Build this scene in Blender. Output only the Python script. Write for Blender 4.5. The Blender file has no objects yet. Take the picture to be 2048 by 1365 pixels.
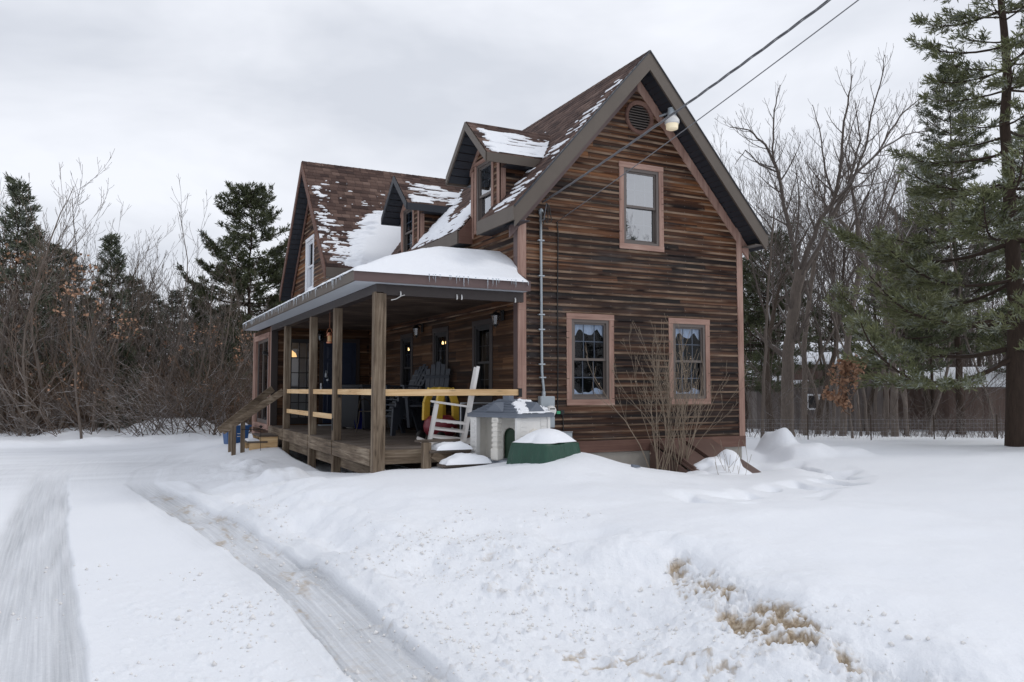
import bpy, math, random
import numpy as np
from mathutils import Vector, Matrix
random.seed(7); rng = np.random.default_rng(11)
sc = bpy.context.scene
COL = sc.collection
R_ = math.radians

# ------------------------------------------------------------------ camera
A, P, FPX, EYE = R_(26.5), R_(3.43), 1600.0, 1.65
CF = Vector((math.sin(A)*math.cos(P), math.cos(A)*math.cos(P), math.sin(P)))
CR = Vector((math.cos(A), -math.sin(A), 0))
CU = CR.cross(CF)
cam = bpy.data.objects.new('camera', bpy.data.cameras.new('camera'))
COL.objects.link(cam)
cam.data.sensor_width = 36; cam.data.lens = 36*FPX/2048
cam.data.clip_start = .05; cam.data.clip_end = 2000
mw = Matrix.Identity(4)
for i in range(3):
    mw[i][0] = CR[i]; mw[i][1] = CU[i]; mw[i][2] = -CF[i]
mw[0][3], mw[1][3], mw[2][3] = 0, 0, EYE
cam.matrix_world = mw
sc.camera = cam
def ray(x, y): return CF + CR*((x-1024)/FPX) + CU*((682.5-y)/FPX)
def gp(x, y, z=.3):                      # point of the plane z seen at photo pixel x, y
    r = ray(x, y); return Vector((0, 0, EYE)) + r*((z-EYE)/r.z)
def dp(x, y, d): return Vector((0, 0, EYE)) + ray(x, y)*d

# ------------------------------------------------------------------ materials
MATS = {}
class NT:
    def __init__(s, name):
        s.m = bpy.data.materials.new(name); s.m.use_nodes = True
        s.t = s.m.node_tree; s.n = s.t.nodes; s.n.clear()
        s.out = s.n.new('ShaderNodeOutputMaterial'); s.b = s.n.new('ShaderNodeBsdfPrincipled')
        s.l(s.b.outputs[0], s.out.inputs[0]); MATS[name] = s.m
    def l(s, a, b): s.t.links.new(a, b)
    def node(s, ty, **k):
        n = s.n.new(ty)
        for a, v in k.items(): setattr(n, a, v)
        return n
    def inp(s, sock, v):
        if v is None: return
        if hasattr(v, 'is_linked') or isinstance(v, bpy.types.NodeSocket): s.l(v, sock)
        elif isinstance(v, (tuple, list)) and len(v) == 3 and sock.type == 'RGBA': sock.default_value = (*v, 1)
        else: sock.default_value = v
    def coord(s, which='Object', scale=(1, 1, 1)):
        c = s.node('ShaderNodeTexCoord'); m = s.node('ShaderNodeMapping')
        s.l(c.outputs[which], m.inputs[0]); m.inputs['Scale'].default_value = scale
        return m.outputs[0]
    def noise(s, vec, scale=5, detail=4, rough=.55, dist=0):
        n = s.node('ShaderNodeTexNoise'); s.l(vec, n.inputs['Vector'])
        n.inputs['Scale'].default_value = scale; n.inputs['Detail'].default_value = detail
        n.inputs['Roughness'].default_value = rough; n.inputs['Distortion'].default_value = dist
        return n.outputs['Fac']
    def ramp(s, fac, stops, interp='LINEAR'):
        r = s.node('ShaderNodeValToRGB'); s.l(fac, r.inputs[0]); cr = r.color_ramp; cr.interpolation = interp
        while len(cr.elements) < len(stops): cr.elements.new(.5)
        for e, (p, c) in zip(cr.elements, stops):
            e.position = p; e.color = (*c, 1) if len(c) == 3 else c
        return r.outputs[0]
    def mix(s, f, a, b, mode='MIX'):
        n = s.node('ShaderNodeMix', data_type='RGBA', blend_type=mode)
        s.inp(n.inputs[0], f); s.inp(n.inputs[6], a); s.inp(n.inputs[7], b); return n.outputs[2]
    def math(s, op, a, b=0.0, c=None, clamp=False):
        n = s.node('ShaderNodeMath', operation=op, use_clamp=clamp)
        s.inp(n.inputs[0], a); s.inp(n.inputs[1], b)
        if c is not None: s.inp(n.inputs[2], c)
        return n.outputs[0]
    def sep(s, v):
        n = s.node('ShaderNodeSeparateXYZ'); s.l(v, n.inputs[0]); return n.outputs
    def comb(s, x, y, z=0.0):
        n = s.node('ShaderNodeCombineXYZ'); s.inp(n.inputs[0], x); s.inp(n.inputs[1], y); s.inp(n.inputs[2], z); return n.outputs[0]
    def white(s, v):
        n = s.node('ShaderNodeTexWhiteNoise', noise_dimensions='3D'); s.l(v, n.inputs[0]); return n.outputs[0]
    def bump(s, h, strength=.3, dist=.01):
        n = s.node('ShaderNodeBump'); s.l(h, n.inputs['Height'])
        n.inputs['Strength'].default_value = strength; n.inputs['Distance'].default_value = dist
        s.l(n.outputs[0], s.b.inputs['Normal'])
    def attr(s, name):
        n = s.node('ShaderNodeAttribute', attribute_name=name); return n.outputs['Fac']
    def set(s, color=None, rough=None, metal=None, spec=None):
        if color is not None: s.inp(s.b.inputs['Base Color'], color)
        if rough is not None: s.inp(s.b.inputs['Roughness'], rough)
        if metal is not None: s.inp(s.b.inputs['Metallic'], metal)
        if spec is not None: s.inp(s.b.inputs['Specular IOR Level'], spec)
        return s.m

def plain(name, col, rough=.6, metal=0, var=.12, scale=9, spec=None, bump=0):
    t = NT(name); v = t.coord()
    n = t.noise(v, scale, 5)
    c = t.mix(n, tuple(x*(1-var*1.6) for x in col), tuple(min(1, x*(1+var*1.6)) for x in col))
    t.set(c, rough, metal, spec)
    if bump: t.bump(t.noise(v, scale*6, 4), bump, .004)
    return t.m

CUT = 1.10
def siding(name, lo, hi, topwarm=True, board=3.2, step=.114, nails=True, grey=.5):
    # weathered clapboards: every board of its own tone, streaks along the grain
    t = NT(name); uv = t.coord('UV'); s = t.sep(uv); u, v = s[0], s[1]
    row = t.math('FLOOR', t.math('DIVIDE', v, step))
    off = t.white(t.comb(row, 3.3, 1.0))
    bd = t.math('FLOOR', t.math('ADD', t.math('DIVIDE', u, board), t.math('MULTIPLY', off, 7.0)))
    rnd = t.white(t.comb(row, bd, 0.0)); rnd2 = t.white(t.comb(row, bd, 9.0))
    st = t.noise(t.comb(t.math('MULTIPLY', u, .30), t.math('MULTIPLY', v, 17.0), t.math('MULTIPLY', rnd, 9.0)), 1.0, 7, .60, .9)
    fine = t.noise(t.comb(t.math('MULTIPLY', u, 1.6), t.math('MULTIPLY', v, 120.0), 0.0), 1.0, 3, .6)
    big = t.noise(t.comb(t.math('MULTIPLY', u, .55), t.math('MULTIPLY', v, 1.1), 4.0), 1.0, 3, .5)
    fac = t.math('ADD', t.math('MULTIPLY', st, 1.75), t.math('MULTIPLY', rnd, .36))
    fac = t.math('ADD', fac, t.math('MULTIPLY', fine, .42))
    fac = t.math('ADD', fac, t.math('MULTIPLY', big, .55))
    base = t.ramp(t.math('SUBTRACT', fac, CUT, clamp=True), lo)
    warm = t.ramp(t.math('SUBTRACT', fac, CUT, clamp=True), hi)
    if topwarm:
        hgt = t.math('MULTIPLY', t.math('SUBTRACT', t.math('ADD', v, t.math('MULTIPLY', t.math('SUBTRACT', big, .5), 4.0)), 3.2), .45, clamp=True)
        col = t.mix(hgt, base, warm)
    else: col = t.mix(rnd2, base, warm)
    # pale worn grain along the exposed lower lip, dark just under the lap
    ph = t.math('FRACT', t.math('DIVIDE', v, step))
    lipn = t.noise(t.comb(t.math('MULTIPLY', u, .75), row, 2.0), 1.0, 3, .6)
    lip = t.math('MULTIPLY', t.math('MULTIPLY', t.math('SUBTRACT', .17, ph, clamp=True), 8.0), t.math('MULTIPLY', t.math('SUBTRACT', lipn, .40, clamp=True), 5.0, clamp=True))
    col = t.mix(t.math('MULTIPLY', lip, .75 if nails else .25, clamp=True), col, (.30, .21, .145))
    gm = t.math('MULTIPLY', t.math('SUBTRACT', t.noise(t.comb(t.math('MULTIPLY', u, .8), t.math('MULTIPLY', v, 2.2), 7.0), 1.0, 4, .6), .56, clamp=True), 6.0, clamp=True)
    col = t.mix(t.math('MULTIPLY', gm, grey), col, t.mix(st, (.018, .019, .023), (.12, .105, .10)))
    if nails:
        nu = t.math('ABSOLUTE', t.math('SUBTRACT', t.math('FRACT', t.math('DIVIDE', t.math('ADD', u, t.math('MULTIPLY', off, .05)), .41)), .5))
        nv = t.math('ABSOLUTE', t.math('SUBTRACT', ph, .2))
        hit = t.math('MULTIPLY', t.math('LESS_THAN', nu, .009), t.math('LESS_THAN', nv, .04))
        col = t.mix(t.math('MULTIPLY', hit, .7), col, (.40, .36, .33))
    t.set(col, t.math('ADD', .5, t.math('MULTIPLY', st, .3)), spec=.16)
    t.bump(t.math('ADD', st, t.math('MULTIPLY', fine, .6)), .5, .006)
    return t.m
LO = [(0, (.006, .005, .005)), (.30, (.013, .009, .009)), (.52, (.034, .017, .012)), (.78, (.092, .044, .026)), (1, (.24, .15, .10))]
HI = [(0, (.006, .004, .004)), (.28, (.024, .011, .007)), (.50, (.082, .033, .015)), (.78, (.20, .086, .036)), (1, (.34, .19, .10))]
siding('siding', LO, HI)
plain('snow_crumb', (.76, .75, .74), .8, var=.15)
siding('siding_side', LO, HI, topwarm=False)
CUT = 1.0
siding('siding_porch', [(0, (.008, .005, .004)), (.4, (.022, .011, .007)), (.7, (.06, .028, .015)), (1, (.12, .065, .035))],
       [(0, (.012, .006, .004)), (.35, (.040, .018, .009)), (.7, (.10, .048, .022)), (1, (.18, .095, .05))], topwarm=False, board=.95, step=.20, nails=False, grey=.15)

def wood(name, axis, stops, sc_=1.0, rough=.75, knots=False, bump=.35):
    t = NT(name); k = [22.0*sc_]*3; k[axis] = 1.1*sc_
    v = t.coord('Object', tuple(k)); n = t.noise(v, 1.0, 6, .65, .6)
    k2 = [90.0]*3; k2[axis] = 4.0
    f = t.noise(t.coord('Object', tuple(k2)), 1.0, 3, .6)
    big = t.noise(t.coord(), 1.3, 3)
    fac = t.math('ADD', t.math('MULTIPLY', n, .75), t.math('ADD', t.math('MULTIPLY', f, .25), t.math('MULTIPLY', t.math('SUBTRACT', big, .5), .45)))
    col = t.ramp(fac, stops)
    if knots:
        vo = t.node('ShaderNodeTexVoronoi'); kk = [14.0]*3; kk[axis] = 2.2
        t.l(t.coord('Object', tuple(kk)), vo.inputs['Vector']); vo.inputs['Scale'].default_value = 1.0
        kn = t.math('MULTIPLY', t.math('SUBTRACT', .16, vo.outputs['Distance'], clamp=True), 9.0, clamp=True)
        col = t.mix(t.math('MULTIPLY', kn, .8), col, tuple(x*.35 for x in stops[1][1]))
    t.set(col, rough, spec=.3); t.bump(n, bump, .004); return t.m
OLD = [(.28, (.040, .028, .020)), (.42, (.105, .075, .050)), (.55, (.185, .14, .098)), (.72, (.34, .28, .21))]
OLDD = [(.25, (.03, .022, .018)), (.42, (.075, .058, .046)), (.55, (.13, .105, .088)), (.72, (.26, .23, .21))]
NEW = [(.25, (.44, .26, .12)), (.45, (.62, .41, .21)), (.6, (.74, .53, .30)), (.8, (.80, .62, .40))]
for ax, a in enumerate('xyz'):
    wood('old_wood_'+a, ax, OLD, knots=True); wood('new_wood_'+a, ax, NEW, bump=.12, rough=.6, knots=True)
    wood('trim_pink_'+a, ax, [(.22, (.11, .06, .045)), (.42, (.26, .155, .122)), (.58, (.35, .222, .178)), (.8, (.49, .365, .305))], .7)
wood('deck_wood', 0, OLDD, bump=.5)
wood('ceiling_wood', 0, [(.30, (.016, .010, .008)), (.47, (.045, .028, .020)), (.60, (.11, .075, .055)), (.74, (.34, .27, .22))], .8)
wood('skirt_wood', 0, [(.25, (.07, .036, .028)), (.5, (.14, .075, .058)), (.75, (.20, .12, .09))], .6)
plain('fascia_taupe', (.092, .073, .058), .5, var=.14, scale=2.2)
plain('fascia_brown', (.105, .066, .062), .5, var=.12, scale=2)
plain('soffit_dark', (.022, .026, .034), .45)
plain('soffit_white', (.50, .53, .57), .6, var=.06)
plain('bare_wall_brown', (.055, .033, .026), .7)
plain('hatch_brown', (.115, .068, .055), .55, var=.2, scale=3)
plain('door_brown', (.030, .021, .019), .45)
plain('door_navy', (.012, .020, .045), .4)
plain('window_frame', (.115, .095, .085), .45, var=.05)
plain('frame_dark', (.014, .013, .014), .45, var=.05)
plain('frame_white', (.72, .73, .76), .5, var=.04)
plain('muntin', (.15, .16, .18), .5)
plain('concrete', (.30, .28, .25), .85, scale=6, bump=.3)
plain('white_plastic', (.70, .69, .67), .45, var=.04)
plain('cream_plastic', (.72, .69, .63), .5, var=.05, scale=4)
plain('slate_plastic', (.13, .15, .185), .5, var=.08)
plain('pale_slate_plastic', (.30, .33, .38), .5, var=.08)
plain('dark_plastic', (.010, .012, .017), .4)
plain('chair_plastic', (.030, .036, .048), .5)
plain('green_plastic', (.035, .075, .045), .5)
plain('red_plastic', (.20, .022, .035), .4)
plain('yellow_plastic', (.62, .40, .05), .45)
plain('blue_plastic', (.012, .075, .22), .45, var=.06)
plain('deep_blue_plastic', (.008, .018, .20), .4)
plain('orange_handle', (.60, .20, .05), .5)
plain('white_paint', (.74, .72, .70), .5, var=.06)
plain('galvanised', (.40, .43, .46), .4, .4, var=.07)
plain('grey_paint_metal', (.34, .38, .41), .5, .1, var=.07)
plain('black_metal', (.012, .012, .013), .45, .3)
plain('bronze_metal', (.06, .045, .03), .45, .5)
plain('black_rubber', (.012, .012, .012), .6)
plain('cable_grey', (.14, .14, .15), .5)
plain('copper', (.45, .18, .10), .35, .6)
plain('green_terminal', (.05, .32, .16), .5)
plain('felt_curtain', (.70, .74, .80), .9, scale=20)
plain('room_wall', (.34, .33, .32), .9, var=.03)
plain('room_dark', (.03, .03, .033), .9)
plain('amber_glass', (.5, .32, .14), .3)
plain('clay', (.28, .20, .13), .9, scale=30, bump=.5)

def tarp():
    t = NT('green_tarp'); v = t.coord('Object', (1, 1, .25)); n = t.noise(v, 16, 4, .6, 1.2)
    t.set(t.mix(n, (.004, .035, .022), (.012, .075, .045)), .42, spec=.5); t.bump(n, .55, .02)
tarp()

def shingle():
    t = NT('shingles'); uv = t.coord('UV'); s = t.sep(uv); u, v = s[0], s[1]; step = .14
    row = t.math('FLOOR', t.math('DIVIDE', v, step))
    off = t.white(t.comb(row, 1.0, 1.0))
    w1 = t.math('ADD', t.math('DIVIDE', u, .21), t.math('MULTIPLY', off, 5.0))
    tab = t.math('FLOOR', w1); rnd = t.white(t.comb(row, tab, 1.0))
    w2 = t.math('FLOOR', t.math('ADD', t.math('DIVIDE', u, .9), t.math('MULTIPLY', off, 3.0)))
    rnd2 = t.white(t.comb(row, w2, 2.0))
    gr = t.noise(t.comb(u, v, 0.0), 190, 2); big = t.noise(t.comb(u, v, 1.0), .8, 4)
    f = t.math('ADD', t.math('MULTIPLY', rnd, .38), t.math('ADD', t.math('MULTIPLY', rnd2, .28), t.math('ADD', t.math('MULTIPLY', gr, .22), t.math('MULTIPLY', big, .32))))
    col = t.ramp(f, [(.2, (.024, .015, .014)), (.5, (.066, .040, .034)), (.75, (.120, .076, .062)), (1, (.21, .145, .12))])
    fr = t.math('FRACT', w1); gap = t.math('LESS_THAN', fr, .05)
    col = t.mix(t.math('MULTIPLY', gap, .6), col, (.012, .009, .009))
    t.set(col, .85, spec=.2); t.bump(t.math('ADD', t.math('MULTIPLY', rnd, .8), gr), .5, .005)
shingle()

def glassm(name, refl, tint=(.75, .8, .82), k=1.2):
    t = NT(name); t.n.remove(t.b)
    tr = t.node('ShaderNodeBsdfTransparent'); tr.inputs[0].default_value = (*tint, 1)
    g = t.node('ShaderNodeBsdfGlossy'); g.inputs['Roughness'].default_value = .015; g.inputs[0].default_value = (.95, .97, 1, 1)
    lw = t.node('ShaderNodeFresnel'); lw.inputs[0].default_value = 1.5
    n = t.noise(t.coord(), 1.7, 2); bp = t.node('ShaderNodeBump'); t.l(n, bp.inputs['Height']); bp.inputs['Strength'].default_value = .06; bp.inputs['Distance'].default_value = .03
    t.l(bp.outputs[0], g.inputs['Normal'])
    f = t.math('ADD', t.math('MULTIPLY', lw.outputs[0], k), refl, clamp=True)
    m = t.node('ShaderNodeMixShader'); t.l(f, m.inputs[0]); t.l(tr.outputs[0], m.inputs[1]); t.l(g.outputs[0], m.inputs[2])
    t.l(m.outputs[0], t.out.inputs[0]); return t.m
glassm('glass', .02); glassm('glass_bright', .34); glassm('glass_screen', .0, (.74, .80, .88), .55); glassm('glass_porch', .0, (.35, .37, .4)); glassm('lamp_glass', .08, (.85, .88, .9))
def emis(name, col, s):
    t = NT(name); t.set((.8, .7, .5), .5); t.b.inputs['Emission Color'].default_value = (*col, 1); t.b.inputs['Emission Strength'].default_value = s
emis('warm_bulb', (1, .62, .25), 9); emis('warm_shade', (1, .55, .2), 1.6); emis('lamp_lens', (1, .85, .6), .25)
def ice():
    t = NT('ice'); t.set((.75, .8, .85), .1, spec=.6); t.b.inputs['Transmission Weight'].default_value = .7; t.b.inputs['IOR'].default_value = 1.31
ice()
def snowm(name='snow', s=1.0):
    t = NT(name); v = t.coord(); n = t.noise(v, 34*s, 5, .6); n2 = t.noise(v, 5, 3)
    t.set(t.mix(n2, (.80, .825, .87), (.85, .87, .905)), .6, spec=.25)
    t.b.inputs['Subsurface Weight'].default_value = 0
    t.bump(n, .35, .012)
snowm()
def groundm():
    t = NT('snow_ground'); v = t.coord()
    f1 = t.noise(v, 42, 6, .65); f2 = t.noise(v, 9, 4, .55); f3 = t.noise(v, 1.1, 3)
    cl = t.mix(f3, (.80, .825, .87), (.85, .87, .905))
    ic = t.attr('ice'); di = t.attr('dirt'); ro = t.attr('rough')
    # thin ice: streaks that follow the wheels
    la = t.attr('lat'); oy = t.sep(v)[1]
    st = t.noise(t.comb(t.math('MULTIPLY', la, 44.0), t.math('MULTIPLY', oy, .55), 0.0), 1.0, 6, .62, .25)
    icol = t.ramp(t.math('ADD', t.math('MULTIPLY', st, .8), t.math('MULTIPLY', f1, .25)), [(.25, (.36, .38, .41)), (.45, (.49, .51, .54)), (.6, (.61, .63, .66)), (.75, (.80, .82, .85))])
    c = t.mix(t.math('MULTIPLY', ic, 1.0, clamp=True), cl, icol)
    dn = t.math('MULTIPLY', t.math('SUBTRACT', t.math('ADD', di, t.math('MULTIPLY', t.math('SUBTRACT', t.noise(v, 15, 6, .7), .5), 1.5)), .32, clamp=True), 2.4, clamp=True)
    dcol = t.ramp(t.noise(v, 30, 4, .7), [(.25, (.15, .10, .055)), (.48, (.36, .27, .17)), (.7, (.66, .57, .45))])
    c = t.mix(t.math('MULTIPLY', t.math('MULTIPLY', dn, di), .95, clamp=True), c, dcol)
    # grit and crumbs thrown by the plough
    gn = t.math('MULTIPLY', t.math('SUBTRACT', t.noise(v, 26, 5, .75), .66, clamp=True), 14.0, clamp=True)
    c = t.mix(t.math('MULTIPLY', t.math('MULTIPLY', gn, ro), .40, clamp=True), c, (.42, .36, .28))
    t.set(c, t.math('SUBTRACT', .62, t.math('MULTIPLY', ic, .26)), spec=.3)
    h = t.math('ADD', t.math('MULTIPLY', f1, t.math('ADD', .25, t.math('MULTIPLY', ro, .75))), t.math('ADD', t.math('MULTIPLY', f2, .6), t.math('MULTIPLY', t.math('MULTIPLY', st, ic), .5)))
    t.bump(h, .5, .03)
groundm()
def bark(name, lo, hi, snow=.5):
    t = NT(name); v = t.coord('Object', (6, 6, 1.2)); n = t.noise(v, 3, 6, .65, .5)
    c = t.mix(n, lo, hi)
    g = t.node('ShaderNodeNewGeometry'); z = t.sep(g.outputs['Normal'])[2]
    sn = t.math('MULTIPLY', t.math('MULTIPLY', t.math('SUBTRACT', z, .45, clamp=True), 5, clamp=True), t.math('MULTIPLY', t.math('SUBTRACT', t.noise(t.coord(), .9, 4, .6), .5 - .2*snow, clamp=True), 6, clamp=True))
    c = t.mix(t.math('MULTIPLY', sn, snow, clamp=True), c, (.8, .83, .88))
    t.set(c, .9, spec=.15); t.bump(n, .8, .02)
bark('bark_grey', (.07, .058, .050), (.24, .20, .172), .35); bark('twig_pale', (.060, .049, .043), (.18, .152, .135), .4); bark('bark_pine', (.022, .016, .013), (.085, .06, .047), .1); bark('bark_dark', (.030, .024, .020), (.115, .088, .070), .15)
bark('twig', (.085, .066, .054), (.24, .19, .155), .55); bark('twig_brown', (.075, .050, .036), (.20, .135, .095), .3); bark('bush_stem', (.11, .085, .065), (.36, .29, .22), .15)
bark('twig_dark', (.065, .052, .045), (.17, .138, .12), .45)
def needle(name, lo, hi, snow):
    t = NT(name); v = t.coord(); n = t.noise(v, .9, 5, .7); n2 = t.noise(v, 14, 2)
    c = t.mix(t.ramp(t.math('ADD', t.math('MULTIPLY', n, .7), t.math('MULTIPLY', n2, .3)), [(.3, (0, 0, 0)), (.7, (1, 1, 1))]), lo, hi)
    g = t.node('ShaderNodeNewGeometry'); z = t.math('ABSOLUTE', t.sep(g.outputs['Normal'])[2])
    sn = t.math('MULTIPLY', t.math('SUBTRACT', t.noise(v, 2.4, 4, .7), .60 - .14*snow, clamp=True), 12, clamp=True)
    c = t.mix(t.math('MULTIPLY', t.math('MULTIPLY', sn, z), snow, clamp=True), c, (.62, .66, .66))
    t.set(c, .65, spec=.2)
needle('needles', (.030, .038, .020), (.115, .128, .062), .3); needle('needles_frost', (.050, .062, .028), (.25, .26, .13), .6)
needle('needles_far', (.045, .056, .036), (.12, .135, .085), .5)
def leafm():
    t = NT('dead_leaf'); n = t.noise(t.coord(), 3.5, 3); t.set(t.mix(n, (.22, .11, .06), (.50, .30, .19)), .75)
leafm()
def boards(name, cols, w):
    t = NT(name); v = t.coord(); s = t.sep(v)
    k = t.math('FLOOR', t.math('DIVIDE', t.math('ADD', s[0], s[1]), w)); r = t.white(t.comb(k, 0.0, 0.0))
    n = t.noise(t.coord('Object', (6, 6, .8)), 1.0, 5, .6)
    t.set(t.ramp(t.math('ADD', t.math('MULTIPLY', r, .5), t.math('MULTIPLY', n, .6)), cols), .85)
boards('barn_boards', [(.2, (.07, .058, .054)), (.6, (.17, .145, .135)), (.9, (.28, .25, .23))], .21)
boards('shed_boards', [(.2, (.085, .055, .045)), (.6, (.15, .10, .082)), (.9, (.20, .15, .125))], .3)

# ------------------------------------------------------------------ mesh tools
def Rz(deg): return Matrix.Rotation(R_(deg), 4, 'Z')
def fr(x, y, z=0, deg=0): return Matrix.Translation((x, y, z)) @ Rz(deg)
class MB:
    def __init__(s, M=None):
        s.v = []; s.f = []; s.uv = []; s.M = M or Matrix.Identity(4); s.smooth = False
    def add(s, pts, faces, uvs=None):
        b = len(s.v); s.v += [s.M @ Vector(p) for p in pts]
        for i, f in enumerate(faces):
            s.f.append([b+k for k in f]); s.uv.append(uvs[i] if uvs else None)
        return s
    def box(s, x0, x1, y0, y1, z0, z1, R=None):
        c = [(x, y, z) for z in (z0, z1) for x, y in ((x0, y0), (x1, y0), (x1, y1), (x0, y1))]
        if R is not None: c = [R @ Vector(p) for p in c]
        return s.add(c, [(3, 2, 1, 0), (4, 5, 6, 7), (0, 1, 5, 4), (1, 2, 6, 5), (2, 3, 7, 6), (3, 0, 4, 7)])
    def cbox(s, x0, x1, y0, y1, z0, z1, b=.004):     # box with chamfered long edges and ends
        def ring(zz, k): return [(x0+b*k+0, y0+b, zz), (x0+b, y0+b*k, zz), (x1-b, y0+b*k, zz), (x1-b*k, y0+b, zz), (x1-b*k, y1-b, zz), (x1-b, y1-b*k, zz), (x0+b, y1-b*k, zz), (x0+b*k, y1-b, zz)]
        p = ring(z0, 1) + ring(z0+b, 0) + ring(z1-b, 0) + ring(z1, 1)
        f = [tuple(range(7, -1, -1)), tuple(range(24, 32))]
        for r in range(3):
            for i in range(8): f.append((r*8+i, r*8+(i+1) % 8, r*8+8+(i+1) % 8, r*8+8+i))
        return s.add(p, f)
    def beam(s, p, q, w, h, up=(0, 0, 1)):           # bar from p to q; w across, h along up
        p, q = Vector(p), Vector(q); d = (q-p).normalized(); up = Vector(up)
        sd = d.cross(up).normalized(); u2 = sd.cross(d)
        c = []
        for o in (p, q):
            for a, b in ((-1, -1), (1, -1), (1, 1), (-1, 1)): c.append(o + sd*(a*w/2) + u2*(b*h/2))
        return s.add(c, [(3, 2, 1, 0), (4, 5, 6, 7), (0, 1, 5, 4), (1, 2, 6, 5), (2, 3, 7, 6), (3, 0, 4, 7)])
    def tube(s, pts, r, n=8, cap=True):
        pts = [Vector(p) for p in pts]; m = len(pts)
        rs = r if isinstance(r, (list, tuple)) else [r]*m
        V = []; F = []; ref = None
        for i in range(m):
            d = (pts[min(i+1, m-1)] - pts[max(i-1, 0)]).normalized()
            if ref is None: ref = d.orthogonal().normalized()
            ref = (ref - d*ref.dot(d)); ref = ref.normalized() if ref.length > 1e-6 else d.orthogonal().normalized()
            b = d.cross(ref)
            for k in range(n):
                a = 2*math.pi*k/n; V.append(pts[i] + (ref*math.cos(a) + b*math.sin(a))*rs[i])
        for i in range(m-1):
            for k in range(n): F.append((i*n+k, i*n+(k+1) % n, (i+1)*n+(k+1) % n, (i+1)*n+k))
        if cap: F += [tuple(range(n-1, -1, -1)), tuple((m-1)*n+k for k in range(n))]
        return s.add(V, F)
    def lathe(s, prof, n=20, c=(0, 0, 0)):
        V = []; F = []
        for r, z in prof:
            for k in range(n):
                a = 2*math.pi*k/n; V.append((c[0]+r*math.cos(a), c[1]+r*math.sin(a), c[2]+z))
        for i in range(len(prof)-1):
            for k in range(n): F.append((i*n+k, i*n+(k+1) % n, (i+1)*n+(k+1) % n, (i+1)*n+k))
        F += [tuple(range(n-1, -1, -1)), tuple((len(prof)-1)*n+k for k in range(n))]
        return s.add(V, F)
    def prism(s, poly, y0, y1):                      # polygon in x,z extruded along y
        n = len(poly); V = [(x, y0, z) for x, z in poly] + [(x, y1, z) for x, z in poly]
        F = [tuple(range(n)), tuple(range(2*n-1, n-1, -1))] + [(i, i+n, (i+1) % n+n, (i+1) % n) for i in range(n)]
        return s.add(V, F)
    def quad(s, a, b, c, d, uv=None): return s.add([a, b, c, d], [(0, 1, 2, 3)], [uv] if uv else None)
    def courses(s, O, U, V, N, v0, v1, step, lip, ext, holes=(), jit=0.0, seg=.45, uoff=0, voff=0):
        O, U, V, N = Vector(O), Vector(U), Vector(V), Vector(N)
        rr = random.Random(int(abs(O.x*7+O.y*13+O.z*3)*100)+5)
        k = math.floor(v0/step)
        while k*step < v1-1e-6:
            a, b = max(k*step, v0), min((k+1)*step, v1)
            if b-a < .003: k += 1; continue
            jo = {}
            def J(u):
                i = int(round(u/seg*4))
                if i not in jo: jo[i] = (rr.uniform(-1, 1)*jit, rr.uniform(0, 1)*jit)
                return jo[i]
            cuts = sorted({a, b} | {h[2] for h in holes if a < h[2] < b} | {h[3] for h in holes if a < h[3] < b})
            for c0, c1 in zip(cuts, cuts[1:]):
                if c1-c0 < 1e-5: continue
                cm = (c0+c1)/2; e0, e1 = ext(c0), ext(c1)
                iv = [[max(e0[0], -1e9), e0[1]]]
                for h in holes:
                    if h[2] <= cm <= h[3]:
                        nv = []
                        for p, q in iv:
                            if h[1] <= p or h[0] >= q: nv.append([p, q]); continue
                            if h[0] > p: nv.append([p, h[0]])
                            if h[1] < q: nv.append([h[1], q])
                        iv = nv
                for p, q in iv:
                    if q-p < .002: continue
                    n = max(1, int((q-p)/seg)); us = [p+(q-p)*i/n for i in range(n+1)]
                    for i in range(n):
                        ua, ub = us[i], us[i+1]
                        ta = e1[0] if abs(ua-e0[0]) < 1e-6 else ua
                        tb = e1[1] if abs(ub-e0[1]) < 1e-6 else ub
                        if tb <= ta: tb = ta = (ta+tb)/2
                        def off(v, u):
                            fa = 1-(v-a)/(b-a) if b > a else 0
                            j = J(u); return lip*fa + lip*.15 + j[1]*fa
                        ja, jb = (J(ua)[0], J(ub)[0]) if c0 == a else (0, 0)
                        P = [O+U*ua+V*(c0+ja)+N*off(c0, ua), O+U*ub+V*(c0+jb)+N*off(c0, ub), O+U*tb+V*c1+N*off(c1, ub), O+U*ta+V*c1+N*off(c1, ua)]
                        uv = [(ua+uoff, c0+voff+1e-4), (ub+uoff, c0+voff+1e-4), (tb+uoff, c1+voff-1e-4), (ta+uoff, c1+voff-1e-4)]
                        s.add(P, [(0, 1, 2, 3)], [uv])
                        if c0 == a:
                            Q = [O+U*ua+V*(c0-.03)-N*.004, O+U*ub+V*(c0-.03)-N*.004, P[1]+V*.002, P[0]+V*.002]
                            s.add(Q, [(0, 1, 2, 3)], [[uv[0], uv[1], uv[1], uv[0]]])
            k += 1
        return s
    def build(s, name, mat, parent=None, smooth=False, **k):
        inv = ROOTM.get(parent.name if parent else None)
        vs = [inv @ p for p in s.v] if inv is not None else s.v
        me = bpy.data.meshes.new(name); me.from_pydata([tuple(p) for p in vs], [], s.f)
        if any(u is not None for u in s.uv):
            ul = me.uv_layers.new(name='UVMap'); d = []
            for f, u in zip(s.f, s.uv): d += [c for p in (u or [(0, 0)]*len(f)) for c in p]
            ul.data.foreach_set('uv', d)
        if smooth: me.polygons.foreach_set('use_smooth', [True]*len(me.polygons))
        me.materials.append(MATS[mat]); me.update()
        o = bpy.data.objects.new(name, me); COL.objects.link(o)
        if parent: o.parent = parent; ROOTM[o.name] = inv if inv is not None else Matrix.Identity(4)
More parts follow.
